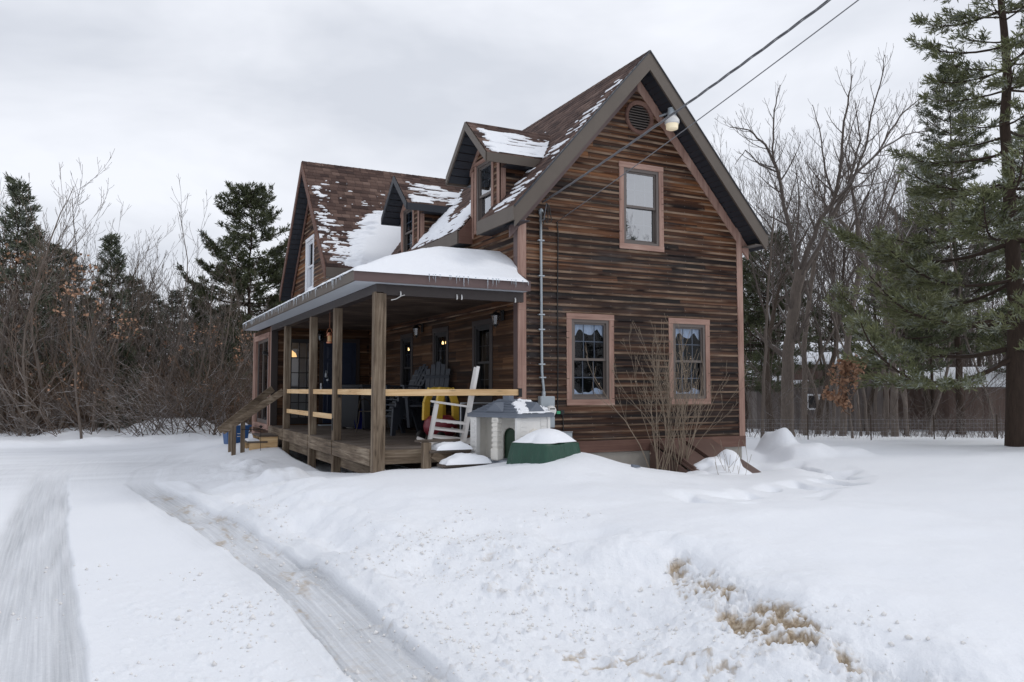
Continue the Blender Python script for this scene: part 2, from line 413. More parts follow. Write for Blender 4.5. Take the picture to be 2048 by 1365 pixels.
        for a, b in k.items(): o[a] = b
        return o
def bsplit(m, name, mat, parent=None):
    par = list(range(len(m.v)))
    def fd(a):
        while par[a] != a: par[a] = par[par[a]]; a = par[a]
        return a
    for f in m.f:
        for k in f[1:]: par[fd(k)] = fd(f[0])
    grp = {}
    for i, f in enumerate(m.f): grp.setdefault(fd(f[0]), []).append(i)
    res = []
    for g in grp.values():
        q = MB(); used = sorted({k for i in g for k in m.f[i]}); mp = {k: j for j, k in enumerate(used)}
        q.v = [m.v[k] for k in used]; q.f = [[mp[k] for k in m.f[i]] for i in g]; q.uv = [m.uv[i] for i in g]; res.append(q.build(name, mat, parent))
    return res
ROOTM = {}
def npmesh(name, V, F, mat, parent=None, smooth=False, attrs=None):
    me = bpy.data.meshes.new(name); V = np.asarray(V, np.float32); F = np.asarray(F, np.int32); n = F.shape[1]
    if parent is not None and parent.name in ROOTM and ROOTM[parent.name] is not None:
        M = np.array(ROOTM[parent.name]); V = (V @ M[:3, :3].T + M[:3, 3]).astype(np.float32)
    me.vertices.add(len(V)); me.vertices.foreach_set('co', V.ravel())
    me.loops.add(F.size); me.loops.foreach_set('vertex_index', F.ravel())
    me.polygons.add(len(F)); me.polygons.foreach_set('loop_start', np.arange(0, F.size, n, dtype=np.int32))
    me.polygons.foreach_set('loop_total', np.full(len(F), n, np.int32))
    if smooth: me.polygons.foreach_set('use_smooth', np.ones(len(F), bool))
    me.update(calc_edges=True)
    for k, a in (attrs or {}).items():
        at = me.attributes.new(k, 'FLOAT', 'POINT'); at.data.foreach_set('value', np.asarray(a, np.float32))
    me.materials.append(MATS[mat])
    o = bpy.data.objects.new(name, me); COL.objects.link(o)
    if parent: o.parent = parent; ROOTM[o.name] = ROOTM[parent.name] if parent.name in ROOTM else Matrix.Identity(4)
    return o
def thing(name, label, cat, loc=(0, 0, 0), rot=0, group=None):
    o = bpy.data.objects.new(name, None); COL.objects.link(o); o.empty_display_size = .2
    o.location = loc; o.rotation_euler = (0, 0, R_(rot)); o['label'] = label; o['category'] = cat
    if group: o['group'] = group
    ROOTM[o.name] = (Matrix.Translation(loc) @ Rz(rot)).inverted(); return o
def tag(o, label, cat, group=None, kind=None):
    o['label'] = label; o['category'] = cat
    if group: o['group'] = group
    if kind: o['kind'] = kind
    return o
def dup(root, loc, rot=0, scale=1, label=None):
    r = root.copy(); COL.objects.link(r); r.location = loc; r.rotation_euler = (0, 0, R_(rot)); r.scale = (scale,)*3 if not isinstance(scale, tuple) else scale
    if label: r['label'] = label
    for ch in list(root.children):
        c = ch.copy(); COL.objects.link(c); c.parent = r
        for g in ch.children:
            d = g.copy(); COL.objects.link(d); d.parent = c
    return r

# numpy value noise
def _h(ix, iy, s=0):
    n = (ix.astype(np.int64)*374761393 + iy.astype(np.int64)*668265263 + s*1274126177) & 0x7fffffff
    n = ((n ^ (n >> 13))*1274126177) & 0x7fffffff
    return ((n ^ (n >> 16)) & 0xffff)/65535.0
def vn(x, y, s=0):
    ix, iy = np.floor(x), np.floor(y); fx, fy = x-ix, y-iy
    fx = fx*fx*fx*(fx*(fx*6-15)+10); fy = fy*fy*fy*(fy*(fy*6-15)+10)
    a, b, c, d = _h(ix, iy, s), _h(ix+1, iy, s), _h(ix, iy+1, s), _h(ix+1, iy+1, s)
    return (a*(1-fx)+b*fx)*(1-fy) + (c*(1-fx)+d*fx)*fy
def fbm(x, y, o=4, s=0, g=.5):
    t = 0; a = 1; n = 0
    for i in range(o):
        t = t + a*vn(x*1.0+i*17.3, y*1.0-i*9.1, s+i); n += a; a *= g; x, y = (x*.8-y*.6)*2.03, (x*.6+y*.8)*2.03
    return t/n
def sst(a, b, x):
    t = np.clip((x-a)/(b-a), 0, 1); return t*t*(3-2*t)
def polysdf(poly, X, Y):
    ins = np.zeros(X.shape, bool); D = np.full(X.shape, 1e9); n = len(poly)
    for i in range(n):
        x0, y0 = poly[i]; x1, y1 = poly[(i+1) % n]
        c = ((y0 > Y) != (y1 > Y)) & (X < (x1-x0)*(Y-y0)/((y1-y0) or 1e-9)+x0); ins ^= c
        dx, dy = x1-x0, y1-y0; t = np.clip(((X-x0)*dx+(Y-y0)*dy)/(dx*dx+dy*dy), 0, 1)
        D = np.minimum(D, np.hypot(X-x0-t*dx, Y-y0-t*dy))
    return np.where(ins, D, -D)
def linesdf(pts, X, Y):
    D = np.full(X.shape, 1e9); S = np.zeros(X.shape)
    for (x0, y0), (x1, y1) in zip(pts, pts[1:]):
        dx, dy = x1-x0, y1-y0; t = np.clip(((X-x0)*dx+(Y-y0)*dy)/(dx*dx+dy*dy), 0, 1)
        d = np.hypot(X-x0-t*dx, Y-y0-t*dy); sg = np.sign(dx*(Y-y0)-dy*(X-x0))
        S = np.where(d < D, sg, S); D = np.minimum(D, d)
    return D, S

# ------------------------------------------------------------------ light and sky
SUN_EL, SUN_AZ = R_(42), R_(118)         # azimuth measured from +Y towards +X
w = bpy.data.worlds.new('World'); sc.world = w; w.use_nodes = True
wt = w.node_tree; wn = wt.nodes; bg = wn['Background']
sky = wn.new('ShaderNodeTexSky'); sky.sky_type = 'NISHITA'; sky.sun_disc = False
sky.sun_elevation = SUN_EL; sky.sun_rotation = SUN_AZ; sky.air_density = 1; sky.dust_density = 3
tc = wn.new('ShaderNodeTexCoord'); mp = wn.new('ShaderNodeMapping'); wt.links.new(tc.outputs['Generated'], mp.inputs[0])
mp.inputs['Scale'].default_value = (1, 1, 2.6); mp.inputs['Location'].default_value = (3.1, .4, .2)
nz = wn.new('ShaderNodeTexNoise'); wt.links.new(mp.outputs[0], nz.inputs[0]); nz.inputs['Scale'].default_value = 2.3; nz.inputs['Detail'].default_value = 5; nz.inputs['Roughness'].default_value = .54; nz.inputs['Distortion'].default_value = .25
cr = wn.new('ShaderNodeValToRGB'); wt.links.new(nz.outputs[0], cr.inputs[0])
cr.color_ramp.elements[0].position = .34; cr.color_ramp.elements[0].color = (6.35, 6.65, 7.3, 1)
cr.color_ramp.elements[1].position = .62; cr.color_ramp.elements[1].color = (8.6, 8.82, 9.4, 1)
mx = wn.new('ShaderNodeMix'); mx.data_type = 'RGBA'; mx.inputs[0].default_value = .93
wt.links.new(sky.outputs[0], mx.inputs[6]); wt.links.new(cr.outputs[0], mx.inputs[7])
wt.links.new(mx.outputs[2], bg.inputs[0]); bg.inputs[1].default_value = .114
sl = bpy.data.lights.new('sun', 'SUN'); sl.energy = .75; sl.angle = R_(12); sl.color = (1, .97, .93)
so = bpy.data.objects.new('sun', sl); COL.objects.link(so)
sd = Vector((math.sin(SUN_AZ)*math.cos(SUN_EL), math.cos(SUN_AZ)*math.cos(SUN_EL), math.sin(SUN_EL)))
so.rotation_euler = sd.to_track_quat('Z', 'Y').to_euler()
sc.view_settings.view_transform = 'Standard'; sc.view_settings.look = 'None'; sc.view_settings.exposure = 0; sc.view_settings.gamma = 1

# ------------------------------------------------------------------ ground: one snow sheet
CP = np.array([
 (-8,3,.02),(-4,4,.0),(-2,6,0),(-1,9,0),(-3,12,0),(0,13,0),(-1,17,.0),(-5,18,0),(0,20,.0),(-3,23,.05),(0,2,0),(0,-5,0),(-8,-6,0),(6,-6,.1),(-10,12,.05),
 (-9,30,.15),(-2,30,.12),(2,28,.12),(0,25,.03),(-14,24,.1),(4,33,.15),(-5,40,.3),(8,40,.2),(-25,35,.3),
 (1.9,20,.0),(2.3,23,.12),(1.2,16,.03),
 (3.4,18.2,.25),(3.4,15.9,.17),(3.4,13.9,.17),(3.4,11.4,.42),(3.6,11.4,.45),(4.15,11.4,.46),(4.6,11.4,.48),(5.2,11.4,.5),
 (4.7,14,.1),(4.7,18,.1),(3.2,20,.3),(3.0,19.4,.3),(3.1,22,.25),
 (7.07,11.75,.5),(7.97,11.75,.30),(8.5,11.75,.16),(10.7,11.75,.33),(11,13,.35),(9,14,.3),(9,18,.3),(7,16,.3),
 (4.9,9.6,.60),(5.0,10.3,.58),(5.4,9.3,.66),(5.8,9.75,.72),(6.1,9.9,.72),(6.6,10.0,.60),(7.3,10.1,.45),(6.5,10.9,.6),(6.4,9.0,.50),
 (8.2,11.2,.23),(9.4,11.2,.22),(8.3,10.2,.30),(9.5,10.0,.26),(9.5,9.3,.3),
 (10.5,10.5,.25),(12,11,.35),(12,8,.37),(8,8,.38),(6,8,.44),(8,5,.42),(12,4,.42),(5,6.6,.46),(3.6,7.4,.42),(2.7,8.6,.42),(2.5,9.6,.42),(2.5,11,.40),(2.6,13.4,.30),(2.4,16,.20),(2.2,18.5,.12),(4,9,.46),
 (15,16.7,.3),(22,13,.3),(13,20,.3),(16,8,.4),(22,6,.4),(30,8,.35),(18,0,.4),
 (20,25,0),(30,30,-.4),(34,20,-.4),(16,30,-.2),(26,20,-.1),(45,30,-.5),(45,45,-.5),(20,45,-.3),(60,10,-.4),
 (3.95,5.1,.36),(3.5,3.9,.33),(3.35,2.9,.30),(3.75,2.2,.30),(5,3.5,.42),(5,1.5,.40),(4.6,5.8,.44),(7,2,.42),
 (3.15,4.3,.10),(2.6,3.2,.06),(2.1,4.5,.06),(2.3,5.6,.14),(3,5.6,.20),(2.4,2.2,.03),(3.0,1.6,.05),(3.3,5.0,.16),
 (2.0,6.6,.22),(1.9,7.4,.18),(1.85,9,.17),(1.5,11,.12),(1.3,13,.08),(1.1,15,.04)], float)
def tps_fit(C, lam=.004):
    n = len(C); d = np.hypot(C[:, None, 0]-C[None, :, 0], C[:, None, 1]-C[None, :, 1]); K = np.sqrt(d*d+.16)*-1
    A_ = np.zeros((n+3, n+3)); A_[:n, :n] = K + np.eye(n)*lam*-1; Pm = np.c_[np.ones(n), C[:, :2]]; A_[:n, n:] = Pm; A_[n:, :n] = Pm.T
    return np.linalg.solve(A_, np.r_[C[:, 2], 0, 0, 0])
TW = tps_fit(CP)
def base_h(X, Y):
    Z = TW[-3] + TW[-2]*X + TW[-1]*Y
    for (cx, cy, _), wgt in zip(CP, TW[:-3]): Z = Z - wgt*np.sqrt((X-cx)**2+(Y-cy)**2+.16)
    R = np.hypot(X-5, Y-12); return np.where(R > 60, -.3, Z*(1-sst(35, 60, R)) - .3*sst(35, 60, R))
RT = [(1.62, 1.0), (1.58, 3.2), (1.50, 4.5), (1.40, 6.5), (1.28, 8.5), (1.02, 11), (.72, 13.5), (.50, 15.6), (.7, 18), (1.5, 21), (3, 23.5)]
LT = [(-.30, 1.0), (-.36, 4), (-.55, 7), (-.72, 10), (-.92, 14), (-1.05, 18), (-.9, 21), (.2, 24), (2, 26)]
def gfield(X, Y):
    Z = base_h(X, Y); near = 1-sst(16, 30, np.hypot(X, Y))
    wob = (fbm(X*1.7, Y*1.1, 3, 5)-.5)*.16
    dR, sR = linesdf(RT, X, Y); dL, sL = linesdf(LT, X, Y)
    fadeR = 1-sst(14.0, 16.2, Y)*.8; fadeL = 1-sst(10, 24, Y)*.75
    trR = (1-sst(.20, .27, dR+wob*.6))*fadeR; trL = (1-sst(np.where(sL < 0, .33, .20), np.where(sL < 0, .38, .42), dL+wob*.5))*fadeL
    Z = Z - .07*trR - .028*trL
    # lip pushed up on the house side of the right wheel track
    Z = Z + .05*np.exp(-((dR-.42-wob)/.10)**2)*(sR < 0)*fadeR*sst(2, 6, Y)*(.4+vn(X*2, Y*1.2, 3))
    # fine ruts inside the tracks
    ruts = (vn(dR*sR*26+40, Y*.25, 8)-.5)*.012*trR + (vn(dL*sL*22+40, Y*.25, 9)-.5)*.012*trL
    Z = Z + ruts*near
    # plough bank: lumps along its face
    BK = [(2.35, 17), (2.1, 13), (2.0, 9.6), (2.05, 7.2), (2.6, 6.3), (3.3, 5.9), (3.7, 5.2), (3.35, 4.0), (3.1, 3.0), (3.4, 2.0), (3.7, 1.0)]
    dB, sB = linesdf(BK, X, Y)
    lump = fbm(X*1.6, Y*1.6, 4, 21)-.5; lump2 = fbm(X*5.5, Y*5.5, 4, 31, .6)-.5; lump3 = fbm(X*17, Y*17, 3, 41, .6)-.5
    face = np.exp(-(dB/.75)**2); Z = Z + face*(lump*.26 + lump2*.042*(1-.5*sst(2.4, 3.2, X))) + face*lump3*.014*near
    # rounded overhanging lip of the bank crest
    zone = sst(-.1, .3, X-2.0)*(1-sst(8.0, 9.0, X))*(1-sst(8.5, 11, Y))
    Z = Z + zone*(fbm(X*.9, Y*.9, 3, 51)-.5)*.12
    # dirty slump: clods on the bank face
    SL = [(3.96, 5.05), (3.75, 4.5), (3.52, 3.85), (3.37, 3.3), (3.32, 2.85), (3.45, 2.45)]
    dS, sS = linesdf(SL, X, Y); wS = .11+.14*vn(X*2+3, Y*2, 61)
    sl = (1-sst(wS*.5, wS+.06, dS))*sst(2.2, 2.6, Y)*(1-sst(5.0, 5.25, Y))
    clod = 1-np.abs(fbm(X*7.5, Y*7.5, 4, 71, .62)-.5)*2.6
    Z = Z + sl*((clod-.72)*.13 - .035)
    S2 = [(2.55, 4.15), (2.8, 3.7), (2.95, 3.3)]; d2, _ = linesdf(S2, X, Y); sl2 = 1-sst(.05, .22, d2+(vn(X*5, Y*5, 3)-.5)*.2)
    S3 = [(2.55, 6.35), (2.95, 6.1)]; d3, _ = linesdf(S3, X, Y); sl3 = 1-sst(.05, .22, d3+(vn(X*5, Y*5, 4)-.5)*.2)
    S4 = [(3.0, 7.3), (3.5, 6.8), (4.3, 6.75)]; d4, _ = linesdf(S4, X, Y); sl4 = 1-sst(.05, .3, d4+(vn(X*4, Y*4, 5)-.5)*.3)
    Z = Z + (sl2*.6+sl3*.6+sl4*.4)*(clod-.6)*.07
    # scattered crumbs in the foreground between tracks and bank
    crz = ((1-sst(.5, 1.6, np.abs(X-2.35)))*(1-sst(5.5, 7.5, Y)) + .5*(1-sst(.3, .8, np.abs(X-.5)))*(1-sst(6, 8.5, Y)))
    cr = np.clip(fbm(X*9, Y*9, 3, 81, .7)-.60, 0, 1)*crz*near
    Z = Z + cr*.16 + (fbm(X*24, Y*24, 3, 83, .6)-.5)*.010*near*(.35+crz)*(1-trR)
    # blown and trodden field
    fld = sst(3.4, 5.5, X)*(1-sst(24, 40, np.hypot(X, Y)))
    Z = Z + fld*((fbm(X*.35+2, Y*.55, 3, 91)-.5)*.12 + (fbm(X*1.3, Y*2.0, 3, 95)-.5)*.015)
    # footpath trodden from the cellar hatch to the lower right
    FP = [(10.6, 11.0), (11.2, 10.2), (10.2, 9.0), (9.3, 8.3), (8.2, 7.9), (7.0, 7.2), (6.0, 7.0)]
    dF, _ = linesdf(FP, X, Y); stp = vn(X*2.3, Y*2.3, 101)
    Z = Z - (1-sst(.15, .6, dF))*(.05+.16*sst(.45, .7, stp))*(1-.6*sst(7, 5, X))
    for cx, cy, r, h in ((12.1, 12.2, .36, .42), (12.0, 11.5, .5, .20), (11.2, 12.6, .5, .12), (12.8, 11.2, .5, .12), (2.38, 12.7, .34, .17), (11.2, 11.6, .4, -.12), (10.3, 9.9, .5, .05), (1.9, 29, 1.3, .55), (-.5, 30.5, 1.5, .2)):
        q = np.hypot(X-cx, Y-cy); q = q*(1+.25*(fbm(X*2.2, Y*2.2, 2, 111)-.5)); Z = Z + h*(1-sst(r*.55, r*1.4, q))
    # windrow of ploughed lumps along the far edge of the drive
    Z = Z + np.exp(-((Y-26.6-(X*.10))/.7)**2)*(1-sst(2, 4, X))*(.10+.25*(fbm(X*1.4, Y*1.4, 3, 121)-.4))
    # under the porch floor and the house it is bare and low
    und = sst(3.48, 3.62, X)*(1-sst(5.9, 6.0, X))*sst(11.7, 11.9, Y)*(1-sst(20, 20.4, Y))
    Z = Z*(1-und) + (-.1)*und
    ice = np.clip(trR*(.70+1.1*(fbm(X*5, Y*.7, 4, 131)-.4)) + trL*(.72+.9*(fbm(X*9, Y*.5, 4, 141)-.5)), 0, 1)
    rm = sst(14, 18, Y)*(1-sst(24, 26, Y))*(1-sst(1.3, 2.2, X))*sst(-9, -6, X); ice = np.maximum(ice, rm*.62*(fbm(X*.45, Y*2.6, 4, 151)))
    ice = np.maximum(ice, .35*(1-sst(.30, .62, dR+wob))*fadeR*fbm(X*6, Y*1.2, 3, 161))
    spots = sst(.50, .74, fbm(X*6.5, Y*2.2, 5, 171, .7))*sst(.35, .6, vn(X*1.1, Y*.7, 172))
    dirt = np.clip(sl*(.34+1.0*sst(.02, .34, 1-clod)*sst(.28, .55, fbm(X*3, Y*3, 3, 177))) + (sl2+sl3*.7)*.75*sst(.1, .5, 1-clod) + trR*spots*(.42+.3*(1-sst(5, 8, Y)))*(1-sst(13, 15, Y)) + trR*(.16+.25*fbm(X*7, Y*.9, 3, 188)), 0, 1)
    dirt = np.maximum(dirt, trR*.5*(1-sst(4.6, 6.5, Y))*fbm(X*9, Y*1.6, 3, 199)); dirt = np.maximum(dirt, .5*np.exp(-(np.hypot(X-1.62, Y-4.35)/.22)**2)+.55*np.exp(-(np.hypot((X-1.35), Y-4.75)/.12)**2))
    dirt = np.maximum(dirt, np.clip(cr*4, 0, .42))
    rough = np.clip(crz*.9 + face*.5 + sl*.6 + .15, 0, 1)*near
    ice = ice*(1-und); lat = np.where(dR < dL, dR*sR, dL*sL+3); return Z, ice, dirt, rough, lat
def ground():
    rr = [0.0]; r = .9
    while r < 900: rr.append(r); r *= (1.02 if r < 2 else 1.0042) if r < 7 else 1.0065 if r < 26 else (1.02 if r < 60 else 1.12)
    rr = np.array(rr)
    a0 = R_(26.5); fine = np.linspace(a0-R_(37), a0+R_(37), 620); rest = np.linspace(a0+R_(37), a0-R_(37)+2*math.pi, 90)[1:-1]
    an = np.r_[fine, rest]; na = len(an); RR, AA = np.meshgrid(rr[1:], an, indexing='ij')
    X = RR*np.sin(AA); Y = RR*np.cos(AA); Z, ic, di, ro, la = gfield(X, Y)
    z0, i0, d0, r0, l0 = gfield(np.array([0.0]), np.array([0.0]))
    V = np.c_[X.ravel(), Y.ravel(), Z.ravel()]; nr = len(rr)-1
    i, j = np.meshgrid(np.arange(nr-1), np.arange(na), indexing='ij'); j2 = (j+1) % na
    F = np.c_[(i*na+j).ravel(), (i*na+j2).ravel(), ((i+1)*na+j2).ravel(), ((i+1)*na+j).ravel()][:, ::-1]
    c = len(V); V = np.r_[V, [[0, 0, z0[0]]]]
    o = npmesh('ground', V, F, 'snow_ground', smooth=True, attrs={'ice': np.r_[ic.ravel(), 0], 'dirt': np.r_[di.ravel(), 0], 'rough': np.r_[ro.ravel(), 0], 'lat': np.r_[la.ravel(), 0]})
    o['kind'] = 'structure'; return o
ground()
def gz(x, y): return float(gfield(np.array([float(x)]), np.array([float(y)]))[0][0])

# ------------------------------------------------------------------ the house
H = thing('brown_house', 'weathered brown clapboard house with steep gable, dormers and a snow covered side porch', 'house', (0, 0, 0))
X0, X1, YF, YB, XR = 5.98, 10.79, 11.75, 24.2, 8.385
SL_ = 1.136; ZR = 7.65; CA = math.cos(math.atan(SL_)); SA = math.sin(math.atan(SL_))
def zroof(x): return ZR - SL_*abs(x-XR)
ZW = zroof(X0) - .16                      # wall top under the soffit
Fm = fr(0, YF, 0, 0)

def window(parent, M, x0, x1, z0, z1, casing='trim_pink', frame='window_frame', glass='glass', trim=.10, cols=3, rows=2, curtain=False, name='window', casing_w=None, depth=.05, muntins=True, sill=True, lower_muntins=True):
    """double-hung window; local x right, y into the wall"""
    t = trim if casing_w is None else casing_w
    f = MB(M); g = .052
    a, b, c, d = x0+t, x1-t, z0+t, z1-t
    f.box(a, a+g, -.012, .09, c, d); f.box(b-g, b, -.012, .09, c, d); f.box(a+g, b-g, -.012, .09, c, c+g*.9); f.box(a+g, b-g, -.012, .09, d-g, d)
    m = (c+d)/2; a2, b2 = a+g, b-g; s = .034
    f.box(a2, b2, .012, .05, m-.02, m+.022)
    f.box(a2, a2+s, .016, .045, m+.022, d-g); f.box(b2-s, b2, .016, .045, m+.022, d-g); f.box(a2+s, b2-s, .016, .045, d-g-s, d-g)
    f.box(a2, a2+s*.7, .052, .075, c+g*.9, m-.02); f.box(b2-s*.7, b2, .052, .075, c+g*.9, m-.02); f.box(a2+s*.7, b2-s*.7, .052, .075, c+g*.9, c+g*.9+s*1.3)
    w = f.build(name, frame, parent)
    k = MB(M); th = .028
    ax = 'x' if abs(M[0][0]) > .5 else 'y'
    if casing:
        k.cbox(x0, a, -th, .03, c, d, .004); k.cbox(b, x1, -th, .03, c, d, .004)
        bsplit(k, 'side_casing', casing+('_z' if casing.startswith('trim_') else ''), w)
        k = MB(M); k.cbox(x0-.004, x1+.004, -th-.004, .03, z0, c, .004); k.cbox(x0-.004, x1+.004, -th-.004, .03, d, z1, .004)
        bsplit(k, 'head_casing', casing+('_'+ax if casing.startswith('trim_') else ''), w)
    p = MB(M); p.quad((a2+s*.9, .030, m), (b2-s*.9, .030, m), (b2-s*.9, .030, d-g-s*.9), (a2+s*.9, .030, d-g-s*.9))
    p.quad((a2+.02, .064, c+g+s), (b2-.02, .064, c+g+s), (b2-.02, .064, m-.01), (a2+.02, .064, m-.01)); p.build('pane', glass, w)
    if muntins:
        q = MB(M)
        for lo, hi, yy in ((m+.02, d-g-s, .036), (c+g+s, m-.02, .07)):
            if yy > .05 and not lower_muntins: continue
            for i in range(1, cols): xx = a2+(b2-a2)*i/cols; q.box(xx-.008, xx+.008, yy, yy+.008, lo, hi)
            for i in range(1, rows): zz = lo+(hi-lo)*i/rows; q.box(a2+.01, b2-.01, yy+.001, yy+.009, zz-.008, zz+.008)
        q.build('muntins', 'muntin', w)
    if curtain:
        V = []; Fc = []; n = 60
        for i in range(n+1):
            u = i/n; x = a2 + (b2-a2)*u; y = .088 + .010*math.sin(u*38) + .004*math.sin(u*91)
            drop = .17+.05*math.sin(u*math.pi*4.3+.6)+.02*math.sin(u*21); V += [(x, y, d-g-.01), (x, y, d-g-drop)]
        for i in range(n): Fc.append((2*i, 2*i+2, 2*i+3, 2*i+1))
        MB(M).add(V, Fc).build('valance', 'felt_curtain', w, smooth=True)
        V = []; Fc = []
        for i in range(n+1):
            u = i/n; x = a2 + (b2-a2)*u; y = .10 + .008*math.sin(u*33+1); top = .12+.05*math.sin(u*7.1+2)+.02*math.sin(u*19); V += [(x, y, c+g), (x, y, c+g+top*.8)]
        for i in range(n): Fc.append((2*i, 2*i+1, 2*i+3, 2*i+2))
        MB(M).add(V, Fc).build('cafe_curtain', 'felt_curtain', w, smooth=True)
    return w

# front gable wall
WIN = [(6.885, 7.845, 1.37, 2.945), (9.035, 9.985, 1.37, 2.945), (7.98, 8.95, 4.14, 5.715)]
holes = [(a-0+.05-X0, b-.05-X0, c+.05-.0, d-.05) for a, b, c, d in WIN] + [(8.43-.24-X0, 8.43+.24-X0, 6.33, 6.81)]
def ext_front(z):
    if z <= ZW: return (0.0, X1-X0)
    h = (z-ZW)/SL_; return (h, X1-X0-h)
mb = MB(); mb.courses((X0, YF, 0), (1, 0, 0), (0, 0, 1), (0, -1, 0), .74, zroof(XR)-.14, .114, .021, ext_front, holes, jit=.007, seg=.42)
mb.build('front_wall', 'siding', H)
for i, (a, b, c, d) in enumerate(WIN):
    window(H, Fm, a, b, c, d, glass='glass_bright' if i == 2 else 'glass_screen', curtain=i < 2, lower_muntins=True)
# corner boards, skirt, frieze
k = MB(Fm); k.cbox(X0-.022, X0+.13, -.03, .02, .60, ZW+.02, .004); k.build('corner_board', 'trim_pink_z', H)
k = MB(Fm); k.cbox(X1-.12, X1+.022, -.03, .02, .76, ZW+.02, .004); k.build('corner_board', 'trim_pink_z', H)
k = MB(); k.box(X0-.025, X0-.001, YF+.0, YF+.14, .60, ZW); k.build('corner_board', 'fascia_brown', H)
k = MB(); k.box(X1+.001, X1+.025, YF+.0, YF+.14, .60, ZW); k.build('corner_board', 'trim_pink_z', H)
k = MB(Fm); k.cbox(X0-.03, X1+.03, -.034, .03, .56, .76, .005); k.build('skirt_board', 'skirt_wood', H)
k = MB(Fm); k.box(X0+.05, X1-.05, .0, .2, -.4, .57); k.box(X0+.05, X0+.2, .2, 12.4, -.4, .57); k.box(X1-.2, X1-.05, .2, 12.4, -.4, .57); k.build('foundation', 'concrete', H)
for sgn in (-1, 1):
    q = MB(); a = Vector((XR + sgn*.0, YF-.02, ZR-.20)); L = 3.62
    d = Vector((sgn*CA, 0, -SA)); a = Vector((XR, YF-.018, ZR-.42)); e = a + d*(4.01)
    q.prism([(XR, ZR-.33), (XR, ZR-.33-.24), (XR+sgn*2.58, ZR-.33-.24-SL_*2.58), (XR+sgn*2.58, ZR-.33-SL_*2.58)], YF-.036, YF+.01)
    q.build('frieze_board', 'trim_pink_z', H) if sgn > 0 else q.build('frieze_board', 'fascia_brown', H)
# round louvred vent
vt = MB(Fm); V = []; Fc = []; n = 40
for rr_, yy in ((.235, .02), (.235, -.03), (.265, -.05), (.30, -.05), (.315, -.03), (.315, .005)):
    for i in range(n): a = 2*math.pi*i/n; V.append((8.43+rr_*math.cos(a), yy, 6.57+rr_*math.sin(a)))
for j in range(5):
    for i in range(n): Fc.append((j*n+i, j*n+(i+1) % n, (j+1)*n+(i+1) % n, (j+1)*n+i))
vent = vt.add(V, Fc).build('gable_vent', 'skirt_wood', H, smooth=False)
lv = MB(Fm); z = 6.57-.225
while z < 6.57+.22:
    hw = math.sqrt(max(.0001, .236**2-(z-6.57+.01)**2)); lv.add([(8.43-hw, -.025, z-.012), (8.43+hw, -.025, z-.012), (8.43+hw, .03, z+.03), (8.43-hw, .03, z+.03), (8.43-hw, -.025, z-.022), (8.43+hw, -.025, z-.022), (8.43+hw, .03, z+.02), (8.43-hw, .03, z+.02)], [(0, 1, 2, 3), (7, 6, 5, 4), (0, 4, 5, 1), (2, 6, 7, 3)]); z += .048
lv.build('louvre', 'window_frame', vent)
bk = MB(Fm); bk.box(8.17, 8.69, .06, .08, 6.31, 6.83); bk.build('backing', 'black_rubber', vent)

# left side wall (porch wall below, clapboards above)
Ms = fr(X0, 0, 0, -90)                    # local x = -Y, local y = into the wall
PW = [(-13.60, -12.73, 1.35, 2.90), (-15.66, -14.80, 1.35, 2.90), (-17.75, -16.92, 1.35, 2.90)]
DW = [(-13.52, -12.70, 4.52, 5.86), (-17.72, -16.90, 4.62, 5.86)]
DM = [(13.06, 12.46, 13.66), (17.16, 16.56, 17.76)]     # dormers: centre, wall from, wall to
hp = [(a+.04+YB, b-.04+YB, c+.04, d-.04) for a, b, c, d in PW]
mb = MB(); mb.courses((X0, YB, 0), (0, -1, 0), (0, 0, 1), (-1, 0, 0), .76, 3.06, .20, .010, lambda v: (YB-20.6, YB-YF), hp, jit=.002, seg=.9, uoff=30)
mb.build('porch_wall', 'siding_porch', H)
mb = MB(); mb.courses((X0, YB, 0), (0, -1, 0), (0, 0, 1), (-1, 0, 0), 3.06, ZW+.10, .114, .014, lambda v: (0, YB-YF-.02), [(-13.58+YB, -12.64+YB, 4.5, 5), (-17.78+YB, -16.84+YB, 4.5, 5)], jit=.004, seg=.5, uoff=40)
mb.build('side_wall', 'siding_side', H)
for a, b, c, d in PW:
    window(H, Ms, a, b, c, d, casing='door_brown', frame='frame_dark', glass='glass_porch', name='porch_window')
# right and back walls
mb = MB(); mb.courses((X1, YF, 0), (0, 1, 0), (0, 0, 1), (1, 0, 0), .74, ZW+.1, .114, .014, lambda v: (0, YB-YF), uoff=60); mb.build('right_wall', 'siding_side', H)
mb = MB(); mb.courses((X0, YB, 0), (1, 0, 0), (0, 0, 1), (0, 1, 0), .74, zroof(XR)-.14, .114, .014, ext_front, uoff=80); mb.build('back_wall', 'siding_side', H)
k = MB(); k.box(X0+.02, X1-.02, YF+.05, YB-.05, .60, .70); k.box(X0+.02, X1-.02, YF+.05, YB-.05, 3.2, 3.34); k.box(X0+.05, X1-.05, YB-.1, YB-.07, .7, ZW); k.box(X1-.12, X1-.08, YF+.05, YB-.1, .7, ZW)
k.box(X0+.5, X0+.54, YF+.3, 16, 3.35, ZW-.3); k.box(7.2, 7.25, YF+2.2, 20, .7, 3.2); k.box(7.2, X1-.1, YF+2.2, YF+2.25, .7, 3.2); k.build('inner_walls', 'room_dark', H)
k = MB(); k.box(X0+.8, X1-.5, YF+3.2, YF+3.25, 3.35, ZR-1.2); k.build('upper_room_wall', 'room_wall', H)

